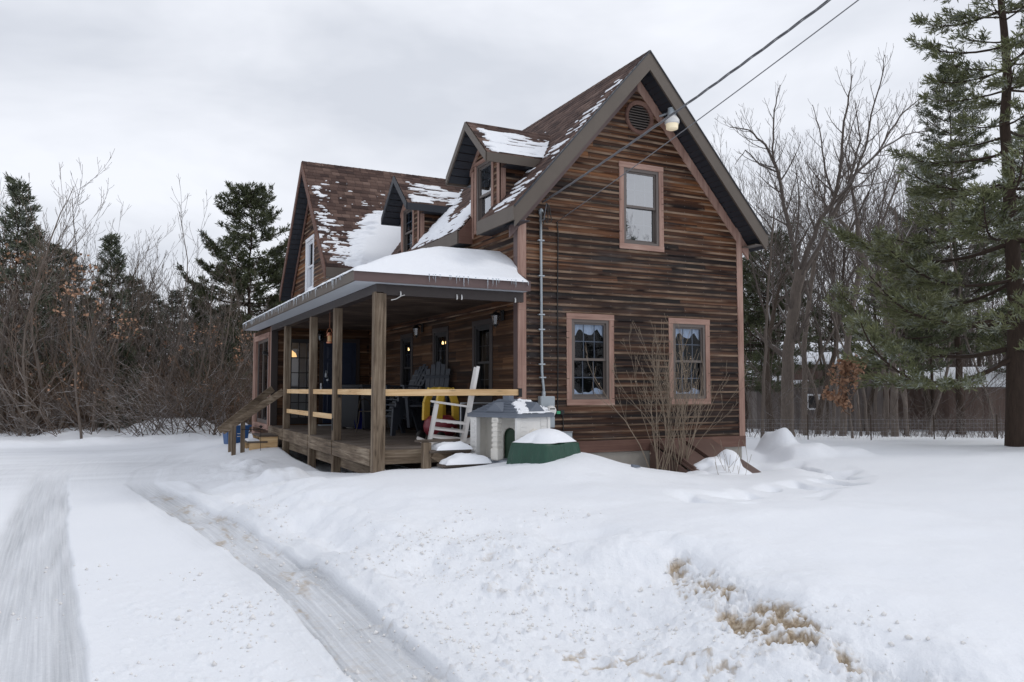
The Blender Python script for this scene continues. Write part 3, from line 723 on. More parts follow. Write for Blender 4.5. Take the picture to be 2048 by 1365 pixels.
# main roof
XE, XE2, YR = 5.70, 11.06, 11.35
LV = (XR-XE)/CA
def vx(x): return (x-XE)/CA               # slope coordinate from plan x, left slope
hl = []
for c, a, b in DM: hl += [(a+.25-YR, b-YR, -1, vx(X0)), (a-YR, b-YR, vx(X0), vx(7.0))]
mb = MB(); mb.courses((XE, YR, zroof(XE)), (0, 1, 0), (CA, 0, SA), (-SA, 0, CA), 0, LV, .14, .009, lambda v: (0, YB+.3-YR), hl, jit=.003, seg=.3)
roof = mb.build('roof', 'shingles', H)
mb = MB(); mb.courses((XE2, YR, zroof(XE2)), (0, 1, 0), (-CA, 0, SA), (SA, 0, CA), 0, (XE2-XR)/CA, .14, .009, lambda v: (0, YB+.3-YR), jit=.003, seg=.3, uoff=9); mb.build('right_slope', 'shingles', roof)
mb = MB()                                # ridge cap
for i in range(70):
    y = YR-.01+i*.186
    if y > 21.4: break
    for sg in (-1, 1): mb.add([(XR, y, ZR+.018), (XR+sg*.13*CA, y, ZR+.018-.13*SA), (XR+sg*.13*CA, y+.2, ZR+.010-.13*SA), (XR, y+.2, ZR+.010)], [(0, 1, 2, 3)], [[(y*3, 0), (y*3, .1), (y*3+.2, .1), (y*3+.2, 0)]])
mb.build('ridge_cap', 'shingles', roof)
def rake(y0, y1, sgn, xe, depth, mat, parent, name='rake_fascia', zr=ZR, xr=XR, drop=.0):
    q = MB(); z0 = zr-drop; q.prism([(xr, z0), (xr, z0-depth), (xe, z0-depth-SL_*abs(xe-xr)), (xe, z0-SL_*abs(xe-xr))], y0, y1); return q.build(name, mat, parent)
rake(YR-.03, YR+.01, -1, XE, .335, 'fascia_taupe', H, drop=.012); rake(YR-.03, YR+.01, 1, XE2, .335, 'fascia_taupe', H, drop=.012)
for xe in (XE, XE2): rake(YR-.045, YR+.02, 0, xe-.01 if xe < XR else xe+.01, .03, 'soffit_dark', H, name='drip_edge', drop=-.008)
# soffit under the rake: grooved panels
for sgn, xe in ((-1, XE), (1, XE2)):
    q = MB(); L = abs(xe-XR)/CA; n = int(L/.115); O = Vector((XR, 0, ZR-.30))
    for i in range(n):
        a = O + Vector((sgn*CA, 0, -SA))*(i*L/n+.004); b = O + Vector((sgn*CA, 0, -SA))*((i+1)*L/n-.004); nn = Vector((sgn*SA, 0, CA))
        for (p0, p1, hgt) in ((a, b, 0), (b, b+(b-a)*.07, .01)):
            q.quad((p0.x, YR+.01, p0.z+hgt), (p1.x, YR+.01, p1.z+hgt), (p1.x, YF+.02, p1.z+hgt), (p0.x, YF+.02, p0.z+hgt))
    q.build('gable_soffit', 'soffit_dark', H)
# eaves of the long sides, broken by the dormers
segs = [(YR-.028, 12.78), (13.66, 16.86), (17.76, YB+.3)]
for i, (a, b) in enumerate(segs):
    q = MB(); q.box(XE-.03, XE+.0, a, b, zroof(XE)-.245, zroof(XE)-.008); q.build('eave_fascia', 'fascia_taupe', H)
    q = MB(); q.box(XE, X0, a+.03, b, zroof(XE)-.24, zroof(XE)-.225); q.build('eave_soffit', 'soffit_dark', H)
q = MB(); q.prism([(XE, zroof(XE)-.02), (XE, zroof(XE)-.24), (X0, zroof(XE)-.24), (X0, zroof(X0)-.02)], 13.63, 13.66); q.prism([(XE, zroof(XE)-.02), (XE, zroof(XE)-.24), (X0, zroof(XE)-.24), (X0, zroof(X0)-.02)], 17.74, 17.76); q.build('eave_return', 'skirt_wood', H)
q = MB(); q.box(XE2, XE2+.03, YR-.028, YB+.3, zroof(XE2)-.245, zroof(XE2)-.008); q.box(X1, XE2, YR+.0, YB+.3, zroof(XE2)-.24, zroof(XE2)-.225); q.build('right_eave', 'fascia_taupe', H)

# dormers
DZ, DH, DS = 6.47, .90, .88               # ridge height, half width at the eaves, pitch
for di_, (yc, ya, yb) in enumerate(DM):
    zw = lambda y: DZ-.05-DS*abs(y-yc)
    hole = (DW[di_][0]+.05+YB, DW[di_][1]-.05+YB, DW[di_][2]+.03, DW[di_][3]-.05)
    def exd(v, yc=yc, ya=ya, yb=yb):
        h = min((yb-ya)/2, max(0, (DZ-.06-v)/DS)); m = YB-(ya+yb)/2; return (m-h, m+h)
    D = MB(); D.courses((X0, YB, 0), (0, -1, 0), (0, 0, 1), (-1, 0, 0), 4.42, DZ-.06, .114, .012, exd, [hole], jit=.003, seg=.3, uoff=90+di_*5)
    for yy, nn in ((ya, -1), (yb, 1)):
        D.courses((X0 if nn < 0 else 7.4, yy, 0), (1 if nn < 0 else -1, 0, 0), (0, 0, 1), (0, nn, 0), 4.6, DZ-DS*(yb-ya)/2-.02, .114, .012, lambda v: (0, 1.42), jit=.003, seg=.4, uoff=120+nn)
    d = D.build('dormer', 'siding_side', H)
    k = MB(); k.box(X0-.02, X0+.10, ya-.024, ya-.0, 4.5, 5.72); k.box(X0-.02, X0+.10, yb, yb+.024, 4.5, 5.72); k.box(X0-.026, X0-.0, ya-.024, ya+.09, 4.45, 5.72); k.box(X0-.026, X0, yb-.09, yb+.024, 4.45, 5.72); bsplit(k, 'corner_trim', 'trim_pink_z', d)
    wz = DW[di_]; window(H, Ms, *wz, casing='trim_pink', glass='glass_bright' if di_ == 0 else 'glass_screen', casing_w=.07, name='dormer_window', cols=3)
    xr2 = XR-(ZR-DZ)/SL_+.1; xrk = 5.58; cs = math.cos(math.atan(DS)); sn = math.sin(math.atan(DS)); Ld = DH/cs
    for sg in (-1, 1):
        # slope surface: u runs back from the rake, clipped by the main roof
        def exs(v, sg=sg):
            y = DH - v*cs; z = DZ-DS*y; return (0, XR-(ZR-z)/SL_-xrk+.05)
        q = MB(); q.courses((xrk, yc+sg*DH, DZ-DS*DH), (1, 0, 0), (0, -sg*cs, sn), (0, sg*sn, cs), 0, Ld, .14, .008, exs, jit=.003, seg=.3, uoff=140+sg)
        q.build('dormer_roof', 'shingles', d)
        q = MB(); e = yc+sg*DH
        q.add([(x, y, z) for x in (xrk-.025, xrk+.005) for y, z in ((yc, DZ-.01), (e, DZ-DS*DH-.01), (e, DZ-DS*DH-.165), (yc, DZ-.165))], [(0, 1, 2, 3), (7, 6, 5, 4), (0, 4, 5, 1), (1, 5, 6, 2), (2, 6, 7, 3)]); q.build('dormer_rake', 'fascia_taupe' if di_ == 0 else 'soffit_dark', d)
        q = MB(); xend = XR-(ZR-DZ+DS*DH)/SL_+.12
        q.box(xrk, xend, min(e, e+sg*.022), max(e, e+sg*.022), DZ-DS*DH-.165, DZ-DS*DH-.012); q.build('dormer_fascia', 'fascia_taupe' if di_ == 0 else 'soffit_dark', d)
        q = MB(); n = 7
        for i in range(n):
            y0_, y1_ = DH*i/n, DH*(i+1)/n-.012
            q.add([(xrk+.005, yc+sg*y0_, DZ-.13-DS*y0_), (xrk+.005, yc+sg*y1_, DZ-.13-DS*y1_), (X0+.02, yc+sg*y1_, DZ-.13-DS*y1_), (X0+.02, yc+sg*y0_, DZ-.13-DS*y0_)], [(0, 1, 2, 3)])
            q.add([(xrk+.005, yc+sg*y1_, DZ-.12-DS*y1_), (xrk+.005, yc+sg*(y1_+.013), DZ-.12-DS*y1_), (X0+.02, yc+sg*(y1_+.013), DZ-.12-DS*y1_), (X0+.02, yc+sg*y1_, DZ-.12-DS*y1_)], [(0, 1, 2, 3)])
        q.quad((X0, e, DZ-DS*DH-.16), (xend, e, DZ-DS*DH-.16), (xend, yc+sg*(yb-ya)/2*.98, DZ-DS*DH-.155), (X0, yc+sg*(yb-ya)/2*.98, DZ-DS*DH-.155))
        q.build('dormer_soffit', 'soffit_dark', d)
        q = MB(); q.add([(x, y, z) for x in (X0-.034, X0-.003) for y, z in ((yc, DZ-.13), (yc+sg*.66, DZ-.13-DS*.66), (yc+sg*.66, DZ-.23-DS*.66), (yc, DZ-.23))], [(0, 1, 2, 3), (7, 6, 5, 4), (2, 6, 7, 3)]); q.build('dormer_frieze', 'trim_pink_y', d)

# back wing: cross gable
YW, XWG, XWR, HW = 21.1, 4.65, 4.33, 2.80
zw_ = ZR-SL_*HW
mb = MB(); mb.courses((XWR, YW-HW, zw_), (1, 0, 0), (0, CA, SA), (0, -SA, CA), 0, HW/CA, .14, .009, lambda v: (0, XR-XWR), jit=.003, seg=.3, uoff=200); wr = mb.build('wing_roof', 'shingles', H)
mb = MB(); mb.courses((XWR, YW+HW, zw_), (1, 0, 0), (0, -CA, SA), (0, SA, CA), 0, HW/CA, .14, .009, lambda v: (0, XR-XWR), jit=.003, seg=.3, uoff=220); mb.build('wing_back_slope', 'shingles', wr)
mb = MB()
for i in range(24):
    x = XWR-.01+i*.17
    for sg in (-1, 1): mb.add([(x, YW, ZR+.018), (x, YW+sg*.13*CA, ZR+.018-.13*SA), (x+.2, YW+sg*.13*CA, ZR+.01-.13*SA), (x+.2, YW, ZR+.01)], [(0, 1, 2, 3)], [[(x*3, 0), (x*3, .1), (x*3+.2, .1), (x*3+.2, 0)]])
mb.build('wing_ridge_cap', 'shingles', wr)
WZ = lambda y: ZR-.20-SL_*abs(y-YW)
def exw(v):
    h = min(2.5, max(0, (ZR-.2-v)/SL_)); return (YB-YW-h, YB-YW+h)
mb = MB(); mb.courses((XWG, YB, 0), (0, -1, 0), (0, 0, 1), (-1, 0, 0), 3.3, ZR-.2, .114, .013, exw, [(YB-21.86, YB-21.00, 4.25, 5.60)], jit=.004, seg=.45, uoff=240); wg = mb.build('wing_gable_wall', 'siding', H)
Mw = fr(XWG, 0, 0, -90)
window(H, Mw, -21.92, -20.94, 4.15, 5.72, casing='frame_white', frame='frame_white', glass='glass_bright', casing_w=.09, muntins=False, name='wing_window')
for sg in (-1, 1):
    for nm, x_, dpt, off, mat in (('wing_rake', XWR, .26, .01, 'skirt_wood'), ('wing_frieze', XWG-.03, .18, .36, 'skirt_wood')):
        q = MB(); hh = HW if nm == 'wing_rake' else 2.55
        q.add([(x, y, z) for x in (x_-.028, x_) for y, z in ((YW, ZR-off), (YW+sg*hh, ZR-off-SL_*hh), (YW+sg*hh, ZR-off-dpt-SL_*hh), (YW, ZR-off-dpt))], [(0, 1, 2, 3), (7, 6, 5, 4), (0, 4, 5, 1), (1, 5, 6, 2), (2, 6, 7, 3)]); q.build(nm, mat, wg)
    q = MB(); n = 26
    for i in range(n):
        y0_, y1_ = HW*i/n, HW*(i+.92)/n
        q.quad((XWR, YW+sg*y0_, ZR-.25-SL_*y0_), (XWR, YW+sg*y1_, ZR-.25-SL_*y1_), (XWG, YW+sg*y1_, ZR-.25-SL_*y1_), (XWG, YW+sg*y0_, ZR-.25-SL_*y0_))
        y2 = HW*(i+1)/n; q.quad((XWR, YW+sg*y1_, ZR-.235-SL_*y1_), (XWR, YW+sg*y2, ZR-.235-SL_*y2), (XWG, YW+sg*y2, ZR-.235-SL_*y2), (XWG, YW+sg*y1_, ZR-.235-SL_*y1_))
    q.build('wing_soffit', 'soffit_dark', wg)
q = MB(); q.box(XWR, X0, YW-HW-.028, YW-HW, zw_-.235, zw_-.01); q.box(XWR, X0, YW+HW, YW+HW+.028, zw_-.235, zw_-.01); q.box(XWR, X0, YW-HW, YW-2.5, zw_-.235, zw_-.222); bsplit(q, 'wing_eave', 'fascia_taupe', H)
mb = MB(); mb.courses((XWG, YW-2.5, 0), (1, 0, 0), (0, 0, 1), (0, -1, 0), 3.3, zw_+.1, .114, .013, lambda v: (0, X0-XWG), jit=.004, seg=.5, uoff=260); mb.build('wing_front_wall', 'siding_side', H)
k = MB(); k.box(XWG+.1, X0, 18.75, 23.5, 3.3, 3.36); k.box(X0+.02, X0+.04, 18.7, 23.4, 3.36, 4.6); k.build('wing_floor', 'room_dark', H)

# sunroom end of the porch: wall with patio door, front wall with glass door and navy door
XS, YS, YSE = 3.52, 20.35, 23.15
Mp = fr(XS, 0, 0, -90); Mf = fr(0, YS, 0, 0)
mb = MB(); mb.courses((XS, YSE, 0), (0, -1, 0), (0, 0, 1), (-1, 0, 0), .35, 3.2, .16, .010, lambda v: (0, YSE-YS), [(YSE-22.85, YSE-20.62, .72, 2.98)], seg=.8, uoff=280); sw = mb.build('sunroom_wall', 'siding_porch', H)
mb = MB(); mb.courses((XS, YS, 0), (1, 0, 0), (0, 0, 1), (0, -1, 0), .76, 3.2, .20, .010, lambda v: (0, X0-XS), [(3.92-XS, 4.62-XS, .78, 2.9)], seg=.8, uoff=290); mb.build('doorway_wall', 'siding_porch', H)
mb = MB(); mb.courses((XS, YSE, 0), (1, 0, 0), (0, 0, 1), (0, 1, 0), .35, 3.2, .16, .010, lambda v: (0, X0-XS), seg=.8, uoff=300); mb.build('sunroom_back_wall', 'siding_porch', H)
k = MB(Mp); k.cbox(-YS-.14, -YS+.022, -.03, .02, .4, 3.2); k.cbox(-YSE-.02, -YSE+.12, -.03, .02, .4, 3.2); k.build('corner_board', 'trim_pink_z', sw)
k = MB(Mf); k.cbox(XS-.03, XS+.13, -.03, .02, .76, 3.2); k.build('corner_board', 'door_brown', sw)
k = MB(Mp); k.cbox(-YSE, -YS, -.032, .02, .62, .74); k.cbox(-YSE, -YS, -.035, .02, .40, .50); bsplit(k, 'band_board', 'trim_pink_y', sw)
# patio door
k = MB(Mp); a, b, c, d = -22.85, -20.62, .76, 2.96
k.cbox(a-.0, a+.11, -.04, .03, c, d); k.cbox(b-.11, b, -.04, .03, c, d); pd = k.build('patio_door', 'trim_pink_z', H)
k = MB(Mp); k.cbox(a-.02, b+.02, -.045, .03, d-.02, d+.12); k.cbox(a-.02, b+.02, -.045, .03, c-.1, c+.0); bsplit(k, 'door_casing', 'trim_pink_y', pd)
k = MB(Mp); a += .11; b -= .11; m = (a+b)/2
for p, q_, yy in ((a, m+.03, .03), (m-.03, b, -.0)):
    k.box(p, p+.07, yy, yy+.03, c, d); k.box(q_-.07, q_, yy, yy+.03, c, d); k.box(p+.07, q_-.07, yy, yy+.03, c, c+.1); k.box(p+.07, q_-.07, yy, yy+.03, d-.09, d)
k.build('door_frame', 'window_frame', pd)
k = MB(Mp); k.quad((a+.06, .045, c+.09), (m-.03, .045, c+.09), (m-.03, .045, d-.08), (a+.06, .045, d-.08)); k.quad((m+.03, .014, c+.09), (b-.06, .014, c+.09), (b-.06, .014, d-.08), (m+.03, .014, d-.08)); k.build('door_glass', 'glass_screen', pd)
# twelve-light glass door
k = MB(Mf); a, b, c, d = 3.92, 4.62, .78, 2.9
k.box(a, a+.07, -.02, .04, c, d); k.box(b-.07, b, -.02, .04, c, d); k.box(a+.07, b-.07, -.02, .04, c, c+.16); k.box(a+.07, b-.07, -.02, .04, d-.10, d)
gd = k.build('glass_door', 'frame_dark', H)
k = MB(Mf)
for i in (1, 2): xx = a+.07+(b-a-.14)*i/3; k.box(xx-.011, xx+.011, -.012, .02, c+.16, d-.1)
for i in range(1, 5): zz = c+.16+(d-c-.26)*i/5; k.box(a+.07, b-.07, -.010, .018, zz-.011, zz+.011)
k.build('glazing_bars', 'frame_dark', gd)
k = MB(Mf); k.quad((a+.06, .022, c+.15), (b-.06, .022, c+.15), (b-.06, .022, d-.09), (a+.06, .022, d-.09)); k.build('door_pane', 'glass', gd)
# navy door
k = MB(Mf); a, b, c, d = 4.78, 5.62, .78, 2.84; k.cbox(a, b, -.035, .03, c, d)
for p, q_ in ((a+.1, (a+b)/2-.04), ((a+b)/2+.04, b-.1)):
    for z0, z1 in ((c+.12, c+.85), (c+1.0, d-.5), (d-.42, d-.12)): k.cbox(p, q_, -.048, -.03, z0, z1, .01)
nd = k.build('navy_door', 'door_navy', H)
k = MB(Mf); k.box(a-.1, a-.004, -.03, .02, c, d+.1); k.box(b+.004, b+.1, -.03, .02, c, d+.1); k.box(a-.004, b+.004, -.03, .02, d+.004, d+.1); k.build('door_frame', 'door_brown', nd)
k = MB(Mf); k.lathe([(.0, 0), (.035, .004), (.035, .05), (.0, .055)], 14, (a+.1, -.09, 1.85)); k.build('door_knob', 'galvanised', nd)
k = MB(Mf); k.cbox(a+.035, a+.095, -.085, -.04, 1.94, 2.06, .01); k.tube([(a+.045, -.06, 2.06), (a+.045, -.06, 2.11), (a+.085, -.06, 2.11), (a+.085, -.06, 2.06)], .006, 6); k.build('key_box', 'galvanised', nd)
k = MB(Mf); k.cbox(a-.08, a-.03, -.06, -.03, 1.55, 1.80, .012); k.build('keypad', 'frame_white', nd)
k = MB(); k.box(XS+.15, X0-.1, 21.9, 21.93, .7, 3.15); k.box(XS+.04, X0, YS+.05, YSE-.05, .62, .72); k.box(XS+.04, X0, YS+.05, YSE-.05, 3.16, 3.2); k.build('sunroom_inner_wall', 'room_wall', H)

# porch: deck, rims, posts, rails
dk = MB(); n = int((11.62-20.3)/-.142)
for i in range(n+1):
    y = 11.60+i*.142
    if y+.138 > 20.34: break
    j = random.uniform(-.004, .004); dk.cbox(3.50, 5.97, y, y+.136, .712+j*.5, .75+j, .003)
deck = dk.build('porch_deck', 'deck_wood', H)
k = MB(); ys = [11.60, 13.93, 15.85, 18.5, 20.34]
for a, b in zip(ys, ys[1:]): k.cbox(3.455, 3.496, a+.10, b-.02+.06, .50, .745, .004)
bsplit(k, 'side_rim', 'old_wood_y', deck)
k = MB(); k.cbox(3.62, 3.66, 11.7, 20.2, .28, .50, .004); k.build('lower_beam', 'old_wood_y', deck)
k = MB(); k.cbox(3.60, 5.95, 11.555, 11.596, .53, .735, .004); k.build('front_rim', 'old_wood_x', deck)
k = MB(); k.box(5.9, 5.94, 11.7, 20.3, -.1, .7); k.box(3.6, 5.9, 20.28, 20.3, -.1, .7)
for yy in (13, 15, 17, 19): k.box(3.7, 5.9, yy, yy+.04, .50, .70)
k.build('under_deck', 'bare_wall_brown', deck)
PST = [(3.455, 11.50, .14), (3.49, 14.02, .14), (3.49, 15.93, .14), (3.49, 18.58, .14)]
for i, (px, py, s_) in enumerate(PST):
    k = MB(); k.cbox(px, px+s_, py, py+s_, -.15, 3.10, .006)
    if i == 0: k.cbox(px+s_+.002, px+s_+.045, py+.015, py+.105, .2, 3.08, .004)
    k.build('porch_post', 'old_wood_z', H)
def rail(y0, y1, zt, h=.092):
    k = MB(); k.cbox(3.545, 3.585, y0, y1, zt-h, zt, .003); return k.build('porch_rail', 'new_wood_y', H)
rail(18.00+.55-2.55+.08, 18.56, 1.645); rail(14.18, 15.91, 1.645); rail(11.66, 13.99, 1.648)
rail(16.09, 18.56, 1.20); rail(14.18, 15.91, 1.20)
k = MB(); k.cbox(3.66, 5.93, 11.60, 11.64, 1.545, 1.645, .003); k.build('porch_rail', 'new_wood_x', H)
k = MB(); k.box(5.90, 5.96, 11.585, 11.65, 1.52, 1.66); k.box(3.56, 3.60, 13.98, 14.01, 1.50, 1.64); k.cbox(3.478, 3.489, 14.06, 14.12, .92, 1.14); bsplit(k, 'rail_bracket', 'black_metal', H)
# porch roof: shed slope with a hipped front
EX, EY, EZ = 3.12, 11.35, 3.385
def zp(X, Y): return np.minimum(EZ + .28*(X-EX), EZ + .46*(Y-EY))
k = MB(); hx = EX+.5*(5.98-EX)*0; ymax = EY + .28*(X0-EX)/.46; zt = EZ+.28*(X0-EX)
k.add([(EX, EY, EZ), (X0, EY, EZ), (X0, ymax, zt), (EX, 22.4, EZ), (X0, 22.4, zt), (X0+.02, EY, EZ)], [(0, 1, 2), (0, 2, 4, 3)], [[(0, 0), (2.9, 0), (2.9, 2)], [(0, 0), (2, 3), (11, 3), (11, 0)]])
pr = k.build('porch_roof', 'shingles', H)
k = MB(); k.box(EX-.03, X0-.02, EY-.03, EY+.0, EZ-.165, EZ-.006); k.box(X0-.03, X0+.0, EY-.028, YF-.05, EZ-.165, EZ-.002); k.build('front_fascia', 'fascia_brown', pr)
k = MB(); k.box(EX-.03, EX+.0, EY+.001, 22.4, EZ-.165, EZ-.006); k.box(EX, XS+.5, 22.37, 22.4, EZ-.165, EZ-.006); k.build('side_fascia', 'fascia_taupe', pr)
k = MB()
k.box(EX, 3.48, EY+.0, 22.37, EZ-.165, EZ-.15); k.box(3.48, X0-.03, EY, 11.53, EZ-.165, EZ-.15); k.build('porch_soffit', 'soffit_white', pr)
k = MB(); k.box(3.48, 3.63, 11.5, 20.33, 3.08, 3.215); k.box(3.63, X0-.02, 11.53, 11.62, 3.06, 3.215); bsplit(k, 'porch_beam', 'door_brown', pr)
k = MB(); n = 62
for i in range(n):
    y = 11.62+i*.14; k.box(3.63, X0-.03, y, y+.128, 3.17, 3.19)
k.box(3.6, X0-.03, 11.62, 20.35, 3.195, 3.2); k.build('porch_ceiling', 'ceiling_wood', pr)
k = MB()
for x in (3.86, 4.78, 4.86, 5.80): k.tube([(x, 11.52, 3.12), (x, 11.505, 3.10), (x, 11.505, 3.06), (x, 11.515, 3.05)], .011, 6)
bsplit(k, 'beam_hook', 'white_plastic', pr)
k = MB(); k.tube([(3.7, 11.48, 2.98), (3.78, 11.48, 3.0), (3.86, 11.49, 3.05), (3.92, 11.50, 3.07)], .006, 5); k.build('loose_wire', 'white_plastic', pr)

# side stairs with two sloping rails
k = MB()
for i, (xa, xb, z) in enumerate(((3.03, 3.44, .59), (2.78, 3.22, .455))): k.cbox(xa, xb, 19.02, 20.05, z-.035, z, .004)
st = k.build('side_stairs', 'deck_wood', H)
k = MB()
for yy in (19.05, 19.55, 20.0): k.prism([(2.82, .15), (2.82, .418), (3.05, .418), (3.05, .553), (3.45, .553), (3.45, .15)], yy, yy+.035)
bsplit(k, 'stringer', 'new_wood_x', st)
k = MB()
k.beam((2.22, 18.95, .70), (3.50, 18.72, 1.60), .045, .15); k.beam((2.28, 20.12, .66), (3.52, 20.22, 1.66), .045, .16)
bsplit(k, 'stair_rail', 'old_wood_x', st)
for x, y, z1 in ((2.42, 18.88, .83), (2.62, 18.95, .90), (2.50, 20.08, .80)):
    k = MB(); k.cbox(x, x+.09, y, y+.09, -.1, z1, .005); k.build('stair_post', 'old_wood_z', st)
k = MB(); k.tube([(2.62, 18.93, .74), (3.08, 18.95, .73), (3.16, 18.96, .72)], .008, 6); k.build('hose_hanger', 'black_metal', st)
# front steps
k = MB()
k.cbox(4.02, 4.70, 11.16, 11.30, .865, .90, .004); k.cbox(4.16, 4.82, 11.02, 11.30, .715, .75, .004); k.cbox(4.26, 4.98, 10.72, 11.0, .525, .565, .004)
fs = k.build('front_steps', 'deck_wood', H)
k = MB(); k.cbox(4.08, 4.20, 11.06, 11.18, .1, .865, .006); k.cbox(4.62, 4.70, 11.20, 11.28, .2, .865, .005); k.cbox(4.60, 4.64, 11.05, 11.3, .3, .715); k.cbox(4.74, 4.78, 11.05, 11.3, .3, .715); bsplit(k, 'step_post', 'old_wood_z', fs)
k = MB(); k.beam((4.22, 11.05, .70), (4.75, 11.02, .36), .035, .12); k.build('step_brace', 'old_wood_x', fs)
# cellar hatch
k = MB(); k.prism([(8.72, -.1), (8.72, .60), (8.75, .60), (8.75, -.1)], 10.6, 11.7)
def hq(m, pts, th=.03): n = len(pts); V = [Vector(p) for p in pts]; nn = (V[1]-V[0]).cross(V[2]-V[1]).normalized()*th; m.add([tuple(p) for p in V]+[tuple(p-nn) for p in V], [tuple(range(n)), tuple(range(2*n-1, n-1, -1))]+[(i, i+n, (i+1) % n+n, (i+1) % n) for i in range(n)])
k = MB(); hq(k, [(8.62, 11.70, .70), (9.22, 11.70, .70), (9.22, 10.15, .10), (8.62, 10.15, .10)]); hq(k, [(9.25, 11.70, .70), (9.95, 11.70, .70), (9.95, 10.05, .06), (9.25, 10.05, .06)])
ht = k.build('cellar_hatch', 'hatch_brown', H)
k = MB(); hq(k, [(8.60, 11.7, -.1), (8.60, 11.7, .68), (8.60, 10.15, .08), (8.60, 10.15, -.1)]); hq(k, [(9.97, 11.7, -.1), (9.97, 10.15, -.1), (9.97, 10.15, .08), (9.97, 11.7, .68)])
k.beam((8.68, 11.60, .72), (8.68, 10.6, .33), .035, .05); k.beam((9.26, 11.55, .71), (9.26, 10.5, .30), .03, .04); k.build('hatch_side', 'hatch_brown', ht)



# ------------------------------------------------------------------ snow lying on the roofs
def snow_sheet(name, O, U, V, N, u0, u1, v0, v1, res, fn, label, cat='snow patch', thick=.06, row=.14, group=None):
    O, U, V, N = Vector(O), Vector(U), Vector(V), Vector(N)
    nu, nv = int((u1-u0)/res)+1, int((v1-v0)/res)+1
    uu, vv = np.meshgrid(np.linspace(u0, u1, nu), np.linspace(v0, v1, nv), indexing='ij')
    f, t = fn(uu, vv)
    ph = (vv/row) % 1.0
    f = f - .05*np.where(ph > .80, 1, 0) if row else f
    h = np.clip(f/.035, 0, 1)**.5*t
    P_ = np.array(O)[None, None] + uu[..., None]*np.array(U) + vv[..., None]*np.array(V) + (h[..., None]+.006)*np.array(N)
    P_ = P_ - (h < 1e-4)[..., None]*np.array(N)*.012
    idx = np.arange(nu*nv).reshape(nu, nv); pos = h > 1e-4
    keep = pos[:-1, :-1] | pos[1:, :-1] | pos[:-1, 1:] | pos[1:, 1:]
    F = np.c_[idx[:-1, :-1][keep], idx[1:, :-1][keep], idx[1:, 1:][keep], idx[:-1, 1:][keep]]
    if np.cross(np.array(U), np.array(V)).dot(np.array(N)) < 0: F = F[:, ::-1]
    used = np.unique(F); mp_ = np.zeros(nu*nv, int); mp_[used] = np.arange(len(used))
    o = npmesh(name, P_.reshape(-1, 3)[used], mp_[F], 'snow', smooth=True)
    return tag(o, label, cat, group, 'stuff')
def spots(u, v, s, a=3.0, b=13.0, thr=.6): return (fbm(u*a, v*b, 3, s, .55)-thr)*.5
def wing_fn(u, v):                       # u = x-4.33, v up slope from the eave
    x = u+XWR; z = zw_+v*SA
    big = polysdf([(5.0, 4.3), (4.82, 4.62), (4.86, 4.85), (4.95, 5.1), (5.16, 5.3), (5.45, 5.75), (5.70, 6.12), (6.1, 6.26), (6.75, 6.22), (7.2, 5.4), (7.4, 4.3)], x, z)
    big = big + (fbm(u*2.2, v*9, 4, 5)-.5)*.36
    edge = polysdf([(4.45, 4.4), (4.55, 5.3), (4.75, 5.3), (5.2, 5.5), (5.4, 5.0), (5.2, 4.4)], x, z)
    sp = spots(u, v, 9, 3.6, 11, .555) + np.clip(edge, -.25, .02)*.5
    s2 = spots(u, v, 19, 5, 14, .60) + np.clip(polysdf([(4.36, 5.2), (4.55, 6.9), (4.75, 6.9), (4.75, 5.0)], x, z), -.2, .0)*.6
    f = np.maximum(np.maximum(big, sp), s2); return f, np.where(big > .05, .03+.09*sst(.05, .35, big), .022)
snow_sheet('snow_patch', (XWR, YW-HW, zw_), (1, 0, 0), (0, CA, SA), (0, -SA, CA), 0, 3.2, 0, 3.6, .022, wing_fn, 'large ragged patch of snow on the brown shingles of the far cross gable')
def main_fn(u, v):                       # u = y-11.35
    y = u+YR; x = XE+v*CA
    a = polysdf([(14.2, 5.66), (15.0, 5.9), (16.2, 6.9), (16.55, 6.95), (16.6, 5.66)], y, x) + (fbm(u*2.6, v*12, 3, 25)-.56)*.60 - .07
    b = polysdf([(13.62, 6.4), (13.62, 7.2), (13.9, 7.1), (15.2, 6.1), (15.0, 5.66), (14.0, 5.66)], y, x)*.4 + spots(u, v, 31, 3.4, 13, .50)
    cpoly = polysdf([(11.55, 5.72), (12.4, 5.72), (12.35, 6.6), (11.95, 7.5), (11.65, 8.1), (11.45, 8.1), (11.50, 6.5)], y, x)
    c = np.clip(cpoly, -.2, .02)*.9 + spots(u, v, 37, 2.0, 13, .60) - .012*v
    f = np.maximum(a, np.maximum(np.where(cpoly > -.25, c, -1), np.where((y > 13.5) & (y < 15.6), b, -1)))
    inside = False
    for cc, p, q in DM: f = np.where((y > p-.02) & (y < q+.02) & (x < 7.3) , np.where(x < 5.9, np.where((y < p+.22), f, -1), -1), f)
    return f, .016+.03*sst(.05, .3, a)
snow_sheet('snow_patch', (XE, YR, zroof(XE)), (0, 1, 0), (CA, 0, SA), (-SA, 0, CA), .05, 5.3, .02, 3.75, .02, main_fn, 'thin broken snow lying along shingle courses of the long slope between the dormers')
cs_ = math.cos(math.atan(DS)); sn_ = math.sin(math.atan(DS))
